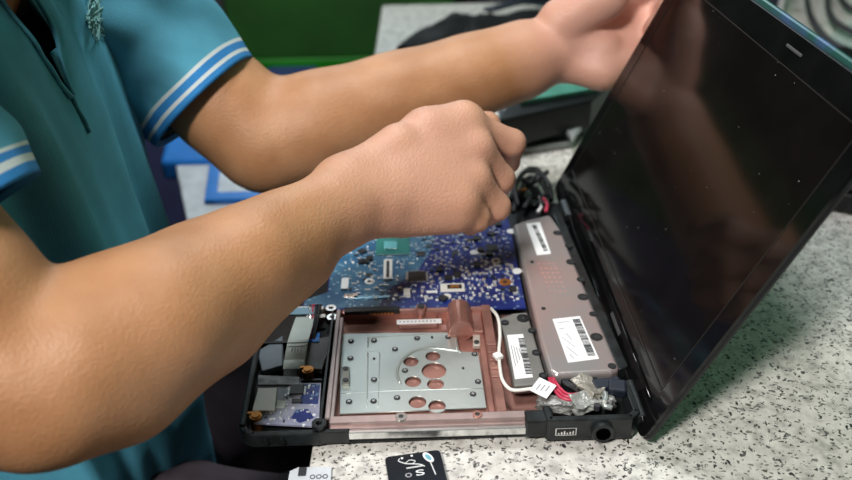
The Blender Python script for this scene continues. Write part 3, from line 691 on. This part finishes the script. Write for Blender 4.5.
b = B(); tube(b, [(-.01, .93, .030), (.05, 1.0, .022), (.10, 1.03, .010), (.16, 1.04, .008)], .012, 8, flat=.3); obj('strap', b, M['navy'], pc, smooth=True)

# teal and black flat devices behind the hand
dv = thing('flat_device', 'black flat device with pale teal top, lying behind the fist on the bench', 'device', (.05, .60, 0))
b = B(); prism(b, [Z(498, 150, .0)[:2], Z(584, 137, .0)[:2], Z(596, 120, .0)[:2], Z(498, 118, .0)[:2]], .0, .012); obj('lower_tray', b, mat('slate_plastic', (.03, .045, .055), .35), dv, bevel=.002)
b = B(); prism(b, [Z(497, 121, .05)[:2], Z(592, 100, .05)[:2], Z(640, 60, .05)[:2], Z(520, 80, .05)[:2]], .014, .050); obj('device_body', b, M['black'], dv, bevel=.003)
b = B(); prism(b, [Z(520, 104, .052)[:2], Z(592, 92, .052)[:2], Z(640, 60, .052)[:2], Z(540, 80, .052)[:2]], .050, .056); obj('top_plate', b, M['teal'], dv, bevel=.001)
b = B(); tube(b, [Z(505, 118, .02), Z(516, 125, .018), Z(527, 140, .014)], .006, 8); obj('blue_highlight', b, M['skyblue'], dv, smooth=True)  # pale blue bar stands in for a highlight on the glossy body
b = B(); tube(b, [Z(498, 152, .004), Z(540, 148, .004), Z(572, 144, .004)], .004, 8, 1); obj('front_edge', b, M['grey'], dv, smooth=True)
sg = B(); prism(sg, [Z(558, 127, .01)[:2], Z(583, 113, .01)[:2], Z(590, 122, .01)[:2], Z(572, 146, .01)[:2]], .0125, .020); obj('grey_panel', sg, mat('pale_grey', (.45, .46, .47), .4), dv, bevel=.002)

# black box on the right
bk = thing('closed_laptop', 'black closed laptop cut by the right edge, behind the raised screen', 'laptop', (.40, .45, 0))
def Y_(x, y, z=0): return Z(x, y, z)[:2]
c0 = Z(813, 208, 0); 
b = B(); prism(b, [(c0.x, c0.y), (c0.x+.30, c0.y-.19), (c0.x+.46, c0.y+.03), (c0.x+.16, c0.y+.24)], .003, .022); bb = obj('base', b, M['black'], bk, bevel=.002)
b = B(); prism(b, [(c0.x+.003, c0.y+.002), (c0.x+.30, c0.y-.186), (c0.x+.456, c0.y+.03), (c0.x+.16, c0.y+.236)], .0235, .034); obj('closed_lid', b, mat('satin_black', (.012, .013, .014), .3), bk, bevel=.003)
for dx, dy in ((.03, .01), (.28, -.15), (.42, .03), (.16, .20)):
    b = B(); cyl(b, (c0.x+dx, c0.y+dy, .0016), .008, .0032, n=14); obj('rubber_foot', b, M['ink'], bk)

# grey adapter, white jar, coiled cable at far right
ad = thing('grey_box', 'pale grey box standing beyond the raised screen at top right', 'box', (.52, .98, 0))
b = B(); bx(b, .41, .488, .95, 1.05, 0, .07); obj('box_body', b, mat('pale_grey', (.45, .46, .47), .4), ad, bevel=.008)
b = B(); bx(b, .405, .493, .945, 1.055, .0705, .080); obj('box_lid', b, mat('lid_grey', (.30, .33, .33), .4), ad, bevel=.004)
b = B(); bx(b, .425, .473, .948, .950, .02, .05); obj('front_recess', b, M['navy'], ad)
for k, (pts, zz) in enumerate((([(828, -14), (828, 8), (836, 22), (856, 34)], .02), ([(806, -12), (810, 14), (826, 38), (848, 50), (872, 56)], .016), ([(838, -10), (842, 0), (850, 8), (866, 12)], .014))):
    b = B(); tube(b, [Z(x, y, zz-.004*(j % 2)) for j, (x, y) in enumerate(pts)], .005, 8)
    tag(obj('power_cord', b, M['ink'], smooth=True, loc=Z(*pts[1], 0)), ['thick black cord, innermost loop at top right corner of the bench', 'black cord curving lowest toward right edge behind the screen', 'short black cord in the very top right corner'][k], 'cord', 'black cords at the far right')
pb = thing('paper_tray', 'pale flat grey tray lying under the black cords at top right', 'tray', (.57, .84, 0))
b = B(); prism(b, [Z(818, 44, 0)[:2], Z(850, 62, 0)[:2], Z(900, 40, 0)[:2], Z(860, 20, 0)[:2]], 0, .004); obj('tray_base', b, mat('pale_green_grey', (.38, .46, .42), .5), pb, bevel=.001)
b = B(); tube(b, [Z(818, 44, .0045), Z(850, 62, .0045), Z(900, 40, .0045)], .003, 8, 1); obj('tray_rim', b, M['grey'], pb)
tp = thing('tape_case', 'dark flat case lying between the grey box and the screen edge', 'case', (.5, .80, 0))
b = B(); prism(b, [Z(812, 60, 0)[:2], Z(838, 78, 0)[:2], Z(880, 74, 0)[:2], Z(846, 58, 0)[:2]], 0, .018); obj('case_shell', b, M['black'], tp, bevel=.003)
b = B(); prism(b, [Z(816, 61, .018)[:2], Z(838, 75, .018)[:2], Z(870, 72, .018)[:2], Z(846, 60, .018)[:2]], .0181, .0195); obj('case_cover', b, M['gloss'], tp, bevel=.001)

# ================================================================== things beyond the bench, left
# white container with blue rims
bt = thing('storage_bin', 'white storage box with bright blue edging on its top, seen between the two forearms', 'storage bin', (-.30, .80, -.75))
b = B(); prism(b, [(-.486, .70), (-.400, .432), (-.243, .438), (-.243, .70)], -.748, -.112); obj('bin_body', b, M['tub'], bt, bevel=.006)
b = B(); prism(b, [(-.474, .655), (-.402, .430), (-.240, .436), (-.240, .655)], -.112, -.101); obj('bin_top', b, mat('white_plastic_top', (.66, .69, .74), .45), bt, bevel=.003)
b = B(); prism(b, [(-.506, .745), (-.494, .652), (-.238, .652), (-.238, .745)], -.125, -.094); obj('blue_rim', b, M['blue'], bt, bevel=.006)
b = B(); prism(b, [(-.424, .651), (-.408, .533), (-.393, .533), (-.409, .651)], -.101, -.094); prism(b, [(-.408, .533), (-.264, .533), (-.264, .555), (-.405, .555)], -.101, -.0935); prism(b, [(-.277, .555), (-.264, .555), (-.264, .651), (-.277, .651)], -.101, -.094); obj('blue_frame', b, M['blue'], bt, bevel=.002)
# green cabinet
gc = thing('green_cabinet', 'dark green metal cabinet in the background, above the far forearm', 'cabinet', (-.6, 1.75, -.75))
b = B(); bx(b, -1.6, -.03, 1.52, 2.0, -.75, .25); obj('cabinet_body', b, M['green_dark'], gc, bevel=.01)
for x0, x1 in ((-1.58, -.67), (-.56, -.05)):
    b = B(); bx(b, x0, x1, 1.505, 1.519, -.235, .22); d = obj('cabinet_door', b, M['green_dark'], gc, bevel=.004)
    b = B(); bx(b, x1-.06, x1-.045, 1.49, 1.505, -.05, .05); obj('door_handle', b, M['black'], d)
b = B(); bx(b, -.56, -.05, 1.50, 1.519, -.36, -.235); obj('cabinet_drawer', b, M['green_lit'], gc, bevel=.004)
b = B(); bx(b, -.665, -.565, 1.51, 1.519, -.235, .22); obj('door_gap', b, M['ink'], gc)
bc = thing('blue_crate', 'dark blue crate in front of the green cabinet, just above the far forearm', 'crate', (-.45, 1.3, -.75))
b = B(); bx(b, -.42, -.33, 1.15, 1.20, -.745, -.165); obj('crate_body', b, mat('dark_blue_plastic', (.01, .03, .12), .5), bc, bevel=.01)
b = B(); bx(b, -.425, -.325, 1.145, 1.205, -.165, -.150); obj('crate_rim', b, mat('dark_blue_plastic', (.01, .03, .12), .5), bc, bevel=.004)
# dark shelf beyond the bench, right
ds = thing('black_shelf_unit', 'black unit standing in the dark beyond the far bench edge', 'cabinet', (.9, 1.6, -.75))
b = B(); bx(b, .02, 2.2, 1.35, 1.8, -.75, .30); obj('unit_body', b, M['ink'], ds, bevel=.01)
for x in (.1, .82, 1.5):
    b = B(); bx(b, x, x+.6, 1.335, 1.349, -.6, .25); obj('unit_door', b, M['black'], ds, bevel=.004)
# navy bag hanging below the bench between torso and bin
nb = tag(lump('backpack', 100, 100, 0, (1, 1, 1), M['dark_cloth'], None, 3), 'dark navy bag on the floor, seen beside the blue shirt left of the pale bin', 'bag')
nb.data.clear_geometry()
b = B(); bmesh.ops.create_cube(b, size=1); bmesh.ops.subdivide_edges(b, edges=b.edges, cuts=5, use_grid_fill=True)
for v in b.verts:
    v.co = v.co*.62+v.co.normalized()*.30+noise.noise_vector(v.co*3)*.05
bmesh.ops.transform(b, matrix=Matrix.Translation((-.70, 1.12, -.455)) @ Matrix.Diagonal((.38, .28, .60, 1)), verts=b.verts)
mn = min(v.co.z for v in b.verts)
for v in b.verts: v.co.z += -.75-mn
b.to_mesh(nb.data); b.free(); nb.data.polygons.foreach_set('use_smooth', [True]*len(nb.data.polygons))
nb.data.materials.clear(); nb.data.materials.append(mat('navy_cloth', (.008, .012, .05), .85, bump=.3, bscale=200))

# ================================================================== person
def capd(P, a, b_, ra, rb):
    a, b_ = np.array(a), np.array(b_); ab = b_-a; L2 = max(ab@ab, 1e-12)
    t = np.clip((P-a)@ab/L2, 0, 1); return np.linalg.norm(P-a-t[:, None]*ab, axis=1)-(ra+(rb-ra)*t)
def elld(P, c, R_, s):
    q = (P-np.array(c))@R_; s = np.array(s); k = np.linalg.norm(q/s, axis=1); g = np.linalg.norm(q/(s*s), axis=1)
    return k*(k-1)/np.maximum(g, 1e-9)
def smin(ds, k):
    ds = np.array(ds); m = ds.min(0); return m-k*np.log(np.exp(-(ds-m)/k).sum(0))
class Soft:
    """limbs and muscles as rounded cones and ellipsoids blended into one skin"""
    def __init__(s): s.g = []; s.cut = []
    def group(s, k): s.g.append((k, [])); return s
    def cap(s, a, b_, ra, rb=None): s.g[-1][1].append(('c', V(a), V(b_), ra, ra if rb is None else rb)); return s
    def chain(s, pts, rs):
        for i in range(len(pts)-1): s.cap(pts[i], pts[i+1], rs[i], rs[i+1])
        return s
    def ell(s, c, sz, rot=None): s.g[-1][1].append(('e', V(c), np.array(rot) if rot is not None else np.eye(3), sz)); return s
    def f(s, P, kk=.004):
        out = []
        for k, items in s.g:
            ds = [capd(P, i[1], i[2], i[3], i[4]) if i[0] == 'c' else elld(P, i[1], i[2], i[3]) for i in items]
            out.append(smin(ds, k) if len(ds) > 1 else ds[0])
        r = smin(out, kk) if len(out) > 1 else out[0]
        for c, rr_, k in s.cut: r = -smin([-r, -(rr_-np.linalg.norm(P-np.array(c), axis=1))*1.0], k) if False else r
        return r
    def mesh(s, name, voxel, infl=.001, iters=4, kk=.004, smooth=2):
        b = B()
        for k, items in s.g:
            for i in items:
                if i[0] == 'c':
                    _, a, c, ra, rb = i; d = c-a; L = d.length
                    bmesh.ops.create_icosphere(b, subdivisions=3, radius=ra+infl, matrix=Matrix.Translation(a)); bmesh.ops.create_icosphere(b, subdivisions=3, radius=rb+infl, matrix=Matrix.Translation(c))
                    if L > 1e-4:
                        q = d.to_track_quat('Z', 'Y').to_matrix().to_4x4(); bmesh.ops.create_cone(b, cap_ends=True, segments=32, radius1=ra+infl, radius2=rb+infl, depth=L, matrix=Matrix.Translation((a+c)/2) @ q)
                else:
                    _, c, R_, sz = i
                    bmesh.ops.create_icosphere(b, subdivisions=4, radius=1, matrix=Matrix.Translation(c) @ Matrix(R_.tolist()).to_4x4() @ Matrix.Diagonal((*[q+infl for q in sz], 1)))
        me = bpy.data.meshes.new(name); b.to_mesh(me); b.free()
        o = bpy.data.objects.new(name, me); COL.objects.link(o)
        r = o.modifiers.new('r', 'REMESH'); r.mode = 'VOXEL'; r.voxel_size = voxel; r.use_smooth_shade = True
        bake(o); me = o.data; n = len(me.vertices)
        P = np.empty(n*3); me.vertices.foreach_get('co', P); P = P.reshape(-1, 3)
        for it in range(iters):
            f0 = s.f(P, kk); g = np.empty_like(P); e = 4e-4
            for ax in range(3):
                Q = P.copy(); Q[:, ax] += e; g[:, ax] = (s.f(Q, kk)-f0)/e
            gn = np.maximum((g*g).sum(1), .2); P = P-np.clip(f0/gn, -.006, .006)[:, None]*g
        me.vertices.foreach_set('co', P.ravel()); me.update()
        m_ = o.modifiers.new('s', 'SMOOTH'); m_.factor = .5; m_.iterations = smooth; bake(o)
        o.data.polygons.foreach_set('use_smooth', [True]*len(o.data.polygons))
        return o
# joints
sN, sF = V((-.460, .020, .285)), V((-.462, .372, .262))
eN, wN = D(10, 378, .436), D(366, 200, .590)
eF, wF = D(262, 140, .765), D(555, 50, .800)
S = Soft()
# torso, neck, head (leaning over the bench)
S.group(.012)
S.chain([(-.49, .18, -.20), (-.49, .18, .0), (-.50, .18, .14), (-.495, .18, .23)], [.09, .075, .07, .05])
S.cap((-.49, .11, -.20), (-.49, .25, -.20), .085).cap((-.50, .12, .10), (-.50, .24, .10), .065).cap(sN+V((-.010, .04, -.05)), sF+V((-.010, -.04, -.05)), .020)
S.cap((-.46, .18, .28), (-.405, .185, .365), .056, .050)
S.group(.010)
Rh = np.array(Matrix.Rotation(.55, 3, 'Y'))
hc = V((-.365, .190, .425))
hd = lambda x, y, z: hc+V((Rh@np.array([x, y, z])).tolist())
S.ell(hc, (.098, .074, .105), Rh).ell(hd(-.012, 0, .02), (.10, .078, .095), Rh).ell(hd(.035, 0, -.055), (.055, .050, .050), Rh).ell(hd(.062, 0, -.088), (.026, .028, .020), Rh)
S.ell(hd(.075, 0, .035), (.020, .055, .014), Rh)
S.group(.004)
S.cap(hd(.092, 0, .022), hd(.112, 0, -.022), .007, .012).cap(hd(.100, .012, -.026), hd(.100, -.012, -.026), .008)
S.cap(hd(.090, .018, -.056), hd(.098, 0, -.053), .006, .008).cap(hd(.098, 0, -.053), hd(.090, -.018, -.056), .008, .006)
S.cap(hd(.088, .016, -.066), hd(.095, 0, -.067), .006, .009).cap(hd(.095, 0, -.067), hd(.088, -.016, -.066), .009, .006)
for s in (-1, 1): S.ell(hd(-.005, s*.078, -.005), (.018, .007, .030), Rh); S.ell(hd(.078, s*.032, .012), (.014, .016, .010), Rh)
# near arm: upper arm, elbow, forearm muscles
S.group(.006)
S.chain([sN, sN.lerp(eN, .35), sN.lerp(eN, .75), eN+V((-.004, .0, .004))], [.028, .041, .042, .041])
ax = (wN-eN)
S.chain([eN, eN.lerp(wN, .22), eN.lerp(wN, .45), eN.lerp(wN, .70), eN.lerp(wN, .9), wN], [.040, .038, .034, .028, .0225, .0225])
S.chain([D(90, 352, .445), D(160, 316, .468), D(250, 258, .512), D(325, 208, .565)], [.038, .038, .029, .021])
S.chain([D(60, 395, .437), D(120, 378, .463), D(215, 322, .50), D(300, 262, .545)], [.036, .034, .026, .019])
S.cap(D(5, 415, .43), D(30, 425, .432), .024, .020)
S.cap(D(345, 186, .588), D(385, 208, .590), .020, .018)
S.cap(D(345, 186, .590), D(398, 146, .612), .0175, .0165)
# near hand
K = [D(466, 123, .640), D(477, 149, .632), D(474, 181, .622), D(460, 205, .610)]
def hand_back(S, w, Ks, away, rr_, k=.006):
    S.group(k)
    for i, Kp in enumerate(Ks):
        st = w+(Kp-w)*.12
        S.cap(st+away*.004, Kp, rr_*1.28, rr_)
aw = V((FW).tolist())
hand_back(S, wN+V((.004, 0, 0)), K, aw, .0112)
S.chain([D(388, 163, .615), D(426, 132, .630), D(462, 119, .640)], [.015, .0150, .012])
S.chain([D(392, 190, .605), D(440, 192, .625)], [.023, .022]); S.chain([D(404, 170, .625), D(444, 158, .650)], [.022, .022]); S.cap(D(405, 214, .600), D(452, 213, .610), .015, .014)
S.cap(D(405, 180, .640), D(450, 190, .655), .022, .018)
def finger(pts, rs): S.group(.0016); S.chain(pts, rs)
finger([K[0], D(512, 143, .662), D(508, 162, .690), D(490, 172, .690)], [.0112, .0108, .0092, .0085])
finger([K[1], D(501, 179, .650), D(496, 194, .674), D(478, 196, .672)], [.0122, .0108, .0092, .0085])
finger([K[2], D(497, 207, .636), D(488, 214, .660), D(470, 207, .658)], [.0118, .0104, .0090, .0082])
finger([K[3], D(478, 219, .618), D(470, 224, .636), D(456, 214, .642)], [.0105, .0088, .0080, .0072])
finger([D(416, 148, .635), D(452, 126, .655), D(487, 125, .680), D(503, 150, .692)], [.014, .0125, .0105, .0090])
# far arm
S.group(.010)
S.chain([sF, sF.lerp(eF, .4), sF.lerp(eF, .8), eF], [.040, .043, .043, .039])
S.chain([eF, eF.lerp(wF, .2), eF.lerp(wF, .45), eF.lerp(wF, .7), eF.lerp(wF, .9), wF], [.038, .037, .033, .028, .0245, .025])
S.cap(D(272, 152, .762), D(300, 140, .765), .030, .034)
S.cap(D(320, 116, .768), D(520, 52, .795), .031, .021); S.cap(D(320, 134, .768), D(520, 72, .795), .031, .020)
# far hand: palm turned to the viewer, gripping the far edge of the lid
KF = [D(648, -34, .800), D(658, -12, .804), D(660, 12, .806), D(655, 36, .806)]
S.group(.003)
for i, kp in enumerate(KF): S.cap(wF+(kp-wF)*.15, kp, .018, .0125)
S.cap(D(566, 62, .80), D(604, 72, .795), .020, .017); S.cap(D(600, 70, .795), D(634, 58, .795), .018, .014)      # heel of the hand
S.cap(D(562, 28, .80), D(600, 50, .795), .024, .020)
S.cap(D(562, 22, .786), D(606, -4, .764), .023, .021)                                                           # ball of the thumb
lidb = lambda s, y, n: LP(s, y, n)
for i, kp in enumerate(KF):
    yk = .357-.0*i
    s_ = .242-.021*i
    finger([kp, lidb(s_-.002, .368, -.016), lidb(s_-.004, .340, -.0190), lidb(s_-.006, .322, -.0165)], [.0125, .0108, .0095, .0086])
finger([D(602, -2, .765), D(628, -26, .760), lidb(.236, .356, .0155), lidb(.236, .328, .0130)], [.019, .014, .0115, .0095])
person = S.mesh('person', .0024, smooth=2, kk=.003)
person.data.materials.clear(); person.data.materials.append(M['skin'])
_n = len(person.data.vertices); _P = np.empty(_n*3); person.data.vertices.foreach_get('co', _P); _P = _P.reshape(-1, 3)
def near(pts, r0, r1):
    d = np.min([np.linalg.norm(_P-np.array(q), axis=1) for q in pts], axis=0); return np.clip((r1-d)/(r1-r0), 0, 1)
_tone = np.maximum(.95*near([D(600, 30, .79), D(640, 20, .80), D(640, -20, .79), D(610, -20, .77)], .035, .11), .55*near([D(440, 150, .62), D(490, 170, .65), D(410, 190, .61)], .03, .11))
_tone = np.maximum(_tone, .8*near([K[0], K[1], K[2], K[3], D(510, 148, .67), D(500, 182, .66), D(495, 208, .64)], .004, .018))
_at = person.data.attributes.new('pigment', 'FLOAT', 'POINT'); _at.data.foreach_set('value', _tone.astype(np.float32))
tag(person, 'seated person in blue polo shirt, one fist over the mainboard, other hand gripping the lid', 'person')

# hair, eyes, brows
H_ = Soft().group(.01); H_.ell(hd(-.020, 0, .034), (.101, .083, .090), Rh).ell(hd(-.06, 0, -.02), (.055, .072, .06), Rh).ell(hd(.03, 0, .075), (.06, .065, .035), Rh)
hair = H_.mesh('hair', .004); hair.data.materials.clear(); hair.data.materials.append(M['hair']); hair.parent = person
for s in (-1, 1):
    b = B(); bmesh.ops.create_icosphere(b, subdivisions=3, radius=.0105, matrix=Matrix.Translation(hd(.085, s*.031, .010))); e = obj('eye', b, mat('eye_white', (.7, .68, .64), .2), person, smooth=True)
    b = B(); bmesh.ops.create_icosphere(b, subdivisions=2, radius=.0055, matrix=Matrix.Translation(hd(.0915, s*.031, .007))); obj('iris', b, mat('dark_iris', (.02, .01, .006), .1), e, smooth=True)
    b = B(); tube(b, [hd(.094, s*.016, .030), hd(.096, s*.032, .034), hd(.086, s*.048, .029)], .0028, 6); obj('eyebrow', b, M['hair'], person, smooth=True)

# shirt torso: stacked rings with long folds; V opening at the neck
def shirt_ring(t):
    # t 0 hem .. 1 shoulder: z, front x, back x, y half width, y centre
    zs = [0, .12, .24, .36, .50, .62, .74, .86, .95, 1.0]
    z = np.interp(t, zs, [-.235, -.20, -.15, -.085, .01, .09, .165, .235, .285, .310])
    fx = np.interp(t, zs, [-.370, -.366, -.350, -.342, -.362, -.372, -.377, -.388, -.410, -.432])
    bk_ = np.interp(t, zs, [-.64, -.64, -.635, -.63, -.62, -.615, -.612, -.60, -.565, -.52])
    hw_ = np.interp(t, zs, [.168, .168, .160, .150, .144, .148, .160, .176, .155, .085])
    return z, fx, bk_, hw_
def fold(a, t):
    # long vertical folds running down the front, wider at the hem
    f = .0065*math.cos(7*a+2.2*t+.4)+.0048*math.cos(13*a-3*t+1.2)+.003*math.cos(23*a+6*t)
    f *= (1.3-.75*t) if t < .9 else .5
    f += .007*noise.noise(V((a*2.2, t*4, 3)))
    cr = abs(math.sin(4.5*a+1.6*t+.5)); f += .0075*(1-cr)**2.2*min(1, t*3)
    if t < .42: f += (.42-t)*.035*math.cos(11*a+8*t)
    return f
b = B(); NA, NT = 180, 84; rings = []
for k in range(NT+1):
    t = k/NT; z, fx, bk_, hw_ = shirt_ring(t); cx = (fx+bk_)/2; ax_ = (fx-bk_)/2; rg = []
    for i in range(NA):
        a = 2*math.pi*i/NA; c, s = math.cos(a), math.sin(a); p_ = .80
        x = math.copysign(abs(c)**p_, c); y = math.copysign(abs(s)**p_, s); f = fold(a if a < math.pi else a-2*math.pi, t)
        ln = math.hypot(x, y)
        rg.append(b.verts.new((cx+x*ax_+f*c, .18+y*hw_+f*s, z+.004*noise.noise(V((a*3, t*9, 0))))))
    rings.append(rg)
for k in range(NT):
    for i in range(NA):
        j = (i+1) % NA
        # V opening, left of the body's centre line as the photo shows it
        pm = (rings[k][i].co+rings[k+1][j].co)/2
        if pm.x > -.47 and pm.z > .190 and abs(pm.y-.166) < .26*(pm.z-.190)+.0005: continue
        b.faces.new((rings[k][i], rings[k][j], rings[k+1][j], rings[k+1][i]))
shirt = obj('polo_shirt', b, M['shirt'], person, smooth=True)
so = shirt.modifiers.new('thick', 'SOLIDIFY'); so.thickness = .0018; so.offset = 0
def front_x(y, z):
    """front surface of the shirt at a given y, z"""
    best = None
    for k in range(NT):
        if shirt_ring(k/NT)[0] <= z <= shirt_ring((k+1)/NT)[0]:
            for v in rings_co[k]:
                if v[0] > -.47 and (best is None or abs(v[1]-y) < best[0]): best = (abs(v[1]-y), v[0])
            return best[1]
    return -.4
rings_co = [[(v.co.x, v.co.y, v.co.z) for v in shirt.data.vertices[k*NA:(k+1)*NA]] for k in range(NT+1)]
# placket edges either side of the opening and the seam below it
for s in (-1, 1):
    b = B(); pts = []
    for k in range(9):
        z = .188+k*.0110; y = .166+s*(.0015+.26*(z-.190) if z > .190 else .001); pts.append((front_x(y, z)+.0015, y+s*.001, z))
    tube(b, pts, .0018, 8, 3, flat=1); obj('placket_edge', b, M['shirt'], shirt, smooth=True)
b = B(); tube(b, [(front_x(.166, z)+.0008, .166, z) for z in (.188, .178, .168, .160)], .0016, 6, 3); obj('placket_seam', b, mat('seam_thread', (.02, .15, .20), .8), shirt, smooth=True)
# collar folded down round the neck
b = B()
for s in (-1, 1):
    P_ = [(-.520, .18+s*.02, .345), (-.500, .18+s*.075, .330), (-.445, .18+s*.085, .312), (-.400, .19+s*.055, .292), (-.378, .196+s*.026, .262)]
    tube(b, P_, .016, 10, 5, flat=.45)
obj('collar', b, M['shirt'], shirt, smooth=True)
# embroidered mark on the chest: one joined scroll
b = B(); rnd = random.Random(12); pts = []
for k in range(90):
    x = 95+12*math.sin(k*2.4)*rnd.uniform(.1, 1)+rnd.uniform(-3, 3); y = 12+30*math.sin(k*1.3+k*k*.11)*rnd.uniform(.2, 1)
    d = ray(x, y); t_ = .60
    for _ in range(8):
        p = CP+d*t_; t_ += (front_x(p[1], p[2])+.0015-p[0])/d[0]
    pts.append(V(CP+d*t_))
tube(b, pts, .0006, 5, 3)
obj('embroidery', b, mat('pale_thread', (.20, .42, .42), .8), shirt)

# sleeves with striped cuffs
def sleeve(par, P0, P1, r0, r1, nrm_cut, seed, flare=.0, P0b=None):
    """cloth tube from the shoulder to the cuff; the cuff plane is square to the arm; rings carry the stripe colours"""
    ax_ = (P1-P0).normalized(); u = ax_.cross(V((0, 0, 1))).normalized(); w = u.cross(ax_)
    n, m = 96, 70; L = (P1-P0).length
    b = B(); R0 = []; cuffstart = 1-.030/L
    cb_ = [B(), B(), B()]
    def pt(a, t):
        r = r0+(r1-r0)*t; rr_ = r+(.0055*math.sin(3*a+9*t+seed)+.0035*math.sin(6*a-14*t+seed)+.005*noise.noise(V((a*1.5+seed, t*7, 1))))*(1-.8*max(0, (t-.6)/.4))
        c = P0.lerp(P1, t)
        q = c+(u*math.cos(a)+w*math.sin(a))*rr_
        return q+ax_*nrm_cut(a)*t*t
    prev = None
    for k in range(m+1):
        t = k/m; rg = [b.verts.new(pt(2*math.pi*i/n, t)) for i in range(n)]
        if prev:
            for i in range(n):
                j = (i+1) % n; f = b.faces.new((prev[i], prev[j], rg[j], rg[i])); d = (1-(k-.5)/m)*L
                f.material_index = 1 if (.0075 < d < .0105 or .0155 < d < .0185) else (2 if d < .0155 else 0)
        prev = rg
    # turn the hem inwards
    rg = [b.verts.new(P1+(u*math.cos(2*math.pi*i/n)+w*math.sin(2*math.pi*i/n))*(r1-.005)+ax_*(nrm_cut(2*math.pi*i/n)-.004)) for i in range(n)]
    for i in range(n):
        j = (i+1) % n; b.faces.new((prev[i], prev[j], rg[j], rg[i])).material_index = 2
    s = obj('sleeve', b, [M['shirt'], M['shirt_stripe'], M['shirt_cuff']], par, smooth=True)
    s.data.update(); return s
cF = D(207, 102, .750); dF = (cF-sF)
s0 = sF-dF.normalized()*.03
sl = sleeve(shirt, s0, cF, .078, .060, lambda a: 0, 1.0)
sl['label'] = 'blue sleeve with two white stripes at the hem'
cN = D(-56, 232, .438); dN = (cN-sN); s1_ = sN-dN.normalized()*.03
sl = sleeve(shirt, s1_, cN, .078, .058, lambda a: 0, 4.0)
sl['label'] = 'blue sleeve with two white stripes at the hem'
# trousers and shoes
T = Soft().group(.02)
for hy, ky in ((.095, .05), (.265, .31)):
    T.cap((-.47, hy, -.215), (-.085, ky, -.205), .088, .066); T.cap((-.085, ky, -.205), (-.10, ky+.01, -.64), .062, .048)
T.cap((-.48, .10, -.20), (-.48, .26, -.20), .115)
tr = T.mesh('trousers', .006); tr.data.materials.clear(); tr.data.materials.append(mat('trouser_cloth', (.05, .035, .045), .85, var=.2, scale=30, bump=.3, bscale=500)); tr.parent = person
for ky in (.06, .32):
    F_ = Soft().group(.008); F_.cap((-.105, ky, -.708), (.05, ky, -.722), .040, .028); F_.cap((-.10, ky, -.70), (-.10, ky, -.66), .040, .042)
    fo = F_.mesh('shoe', .004); fo.data.materials.clear(); fo.data.materials.append(M['black']); fo.parent = person
# stool
stl = thing('stool', 'black stool under the seated person, mostly hidden by shirt and trousers', 'stool', (-.50, .18, -.75))
b = B(); cyl(b, (-.50, .18, -.352), .17, .05, n=40); obj('seat', b, M['dark_cloth'], stl, bevel=.012, seg=4)
for k in range(4):
    a = math.pi/4+k*math.pi/2; b = B(); tube(b, [(-.50+.10*math.cos(a), .18+.10*math.sin(a), -.36), (-.50+.17*math.cos(a), .18+.17*math.sin(a), -.748)], .013, 10, 1); obj('leg', b, M['rim'], stl, smooth=True)

# ================================================================== lights
def area(name, loc, target, size, power, col=(1, 1, 1), sy=None, group='lamps'):
    l = bpy.data.lights.new(name, 'AREA'); l.energy = power; l.color = col; l.size = size
    if sy: l.shape = 'RECTANGLE'; l.size_y = sy
    o = bpy.data.objects.new(name, l); COL.objects.link(o); o.location = loc
    o.rotation_euler = (V(target)-V(loc)).to_track_quat('-Z', 'Y').to_euler(); return o
area('ceiling_lamp_light', (-.72, -.96, 1.40), (0, .1, 0), .26, 36, (1, .97, .93))
area('overhead_fill_light', (-.16, .48, 1.10), (-.14, .25, 0), .26, 7.5, (.96, .98, 1.0))  # unseen fill added above the bench to brighten arms and sleeve
area('window_light', (-.35, 2.3, 1.15), (-.2, .2, 0), .8, 9, (.78, .92, 1.0), 1.0)
w = bpy.data.worlds.new('world'); SC.world = w; w.use_nodes = True
w.node_tree.nodes['Background'].inputs[0].default_value = (.25, .6, .35, 1); w.node_tree.nodes['Background'].inputs[1].default_value = .3
area('green_bounce_light', (1.9, 1.2, 1.3), (.1, .2, 0), 1.2, 7, (.38, 1.0, .6))

# ================================================================== camera
cam = bpy.data.cameras.new('camera'); co = bpy.data.objects.new('camera', cam); COL.objects.link(co)
cam.sensor_width = 36; cam.lens = FPX/852*36; cam.clip_start = .01
co.matrix_world = Matrix(((RT[0], UP[0], -FW[0], CP[0]), (RT[1], UP[1], -FW[1], CP[1]), (RT[2], UP[2], -FW[2], CP[2]), (0, 0, 0, 1)))
cam.dof.use_dof = True; cam.dof.focus_distance = .56; cam.dof.aperture_fstop = 5.0
SC.camera = co
for o in SC.objects:
    if o.parent is None: o.location.z += LIFT
SC.view_settings.view_transform = 'Standard'; SC.view_settings.look = 'None'; SC.view_settings.gamma = 1; SC.view_settings.exposure = 0.0
SC.view_settings.use_curve_mapping = False
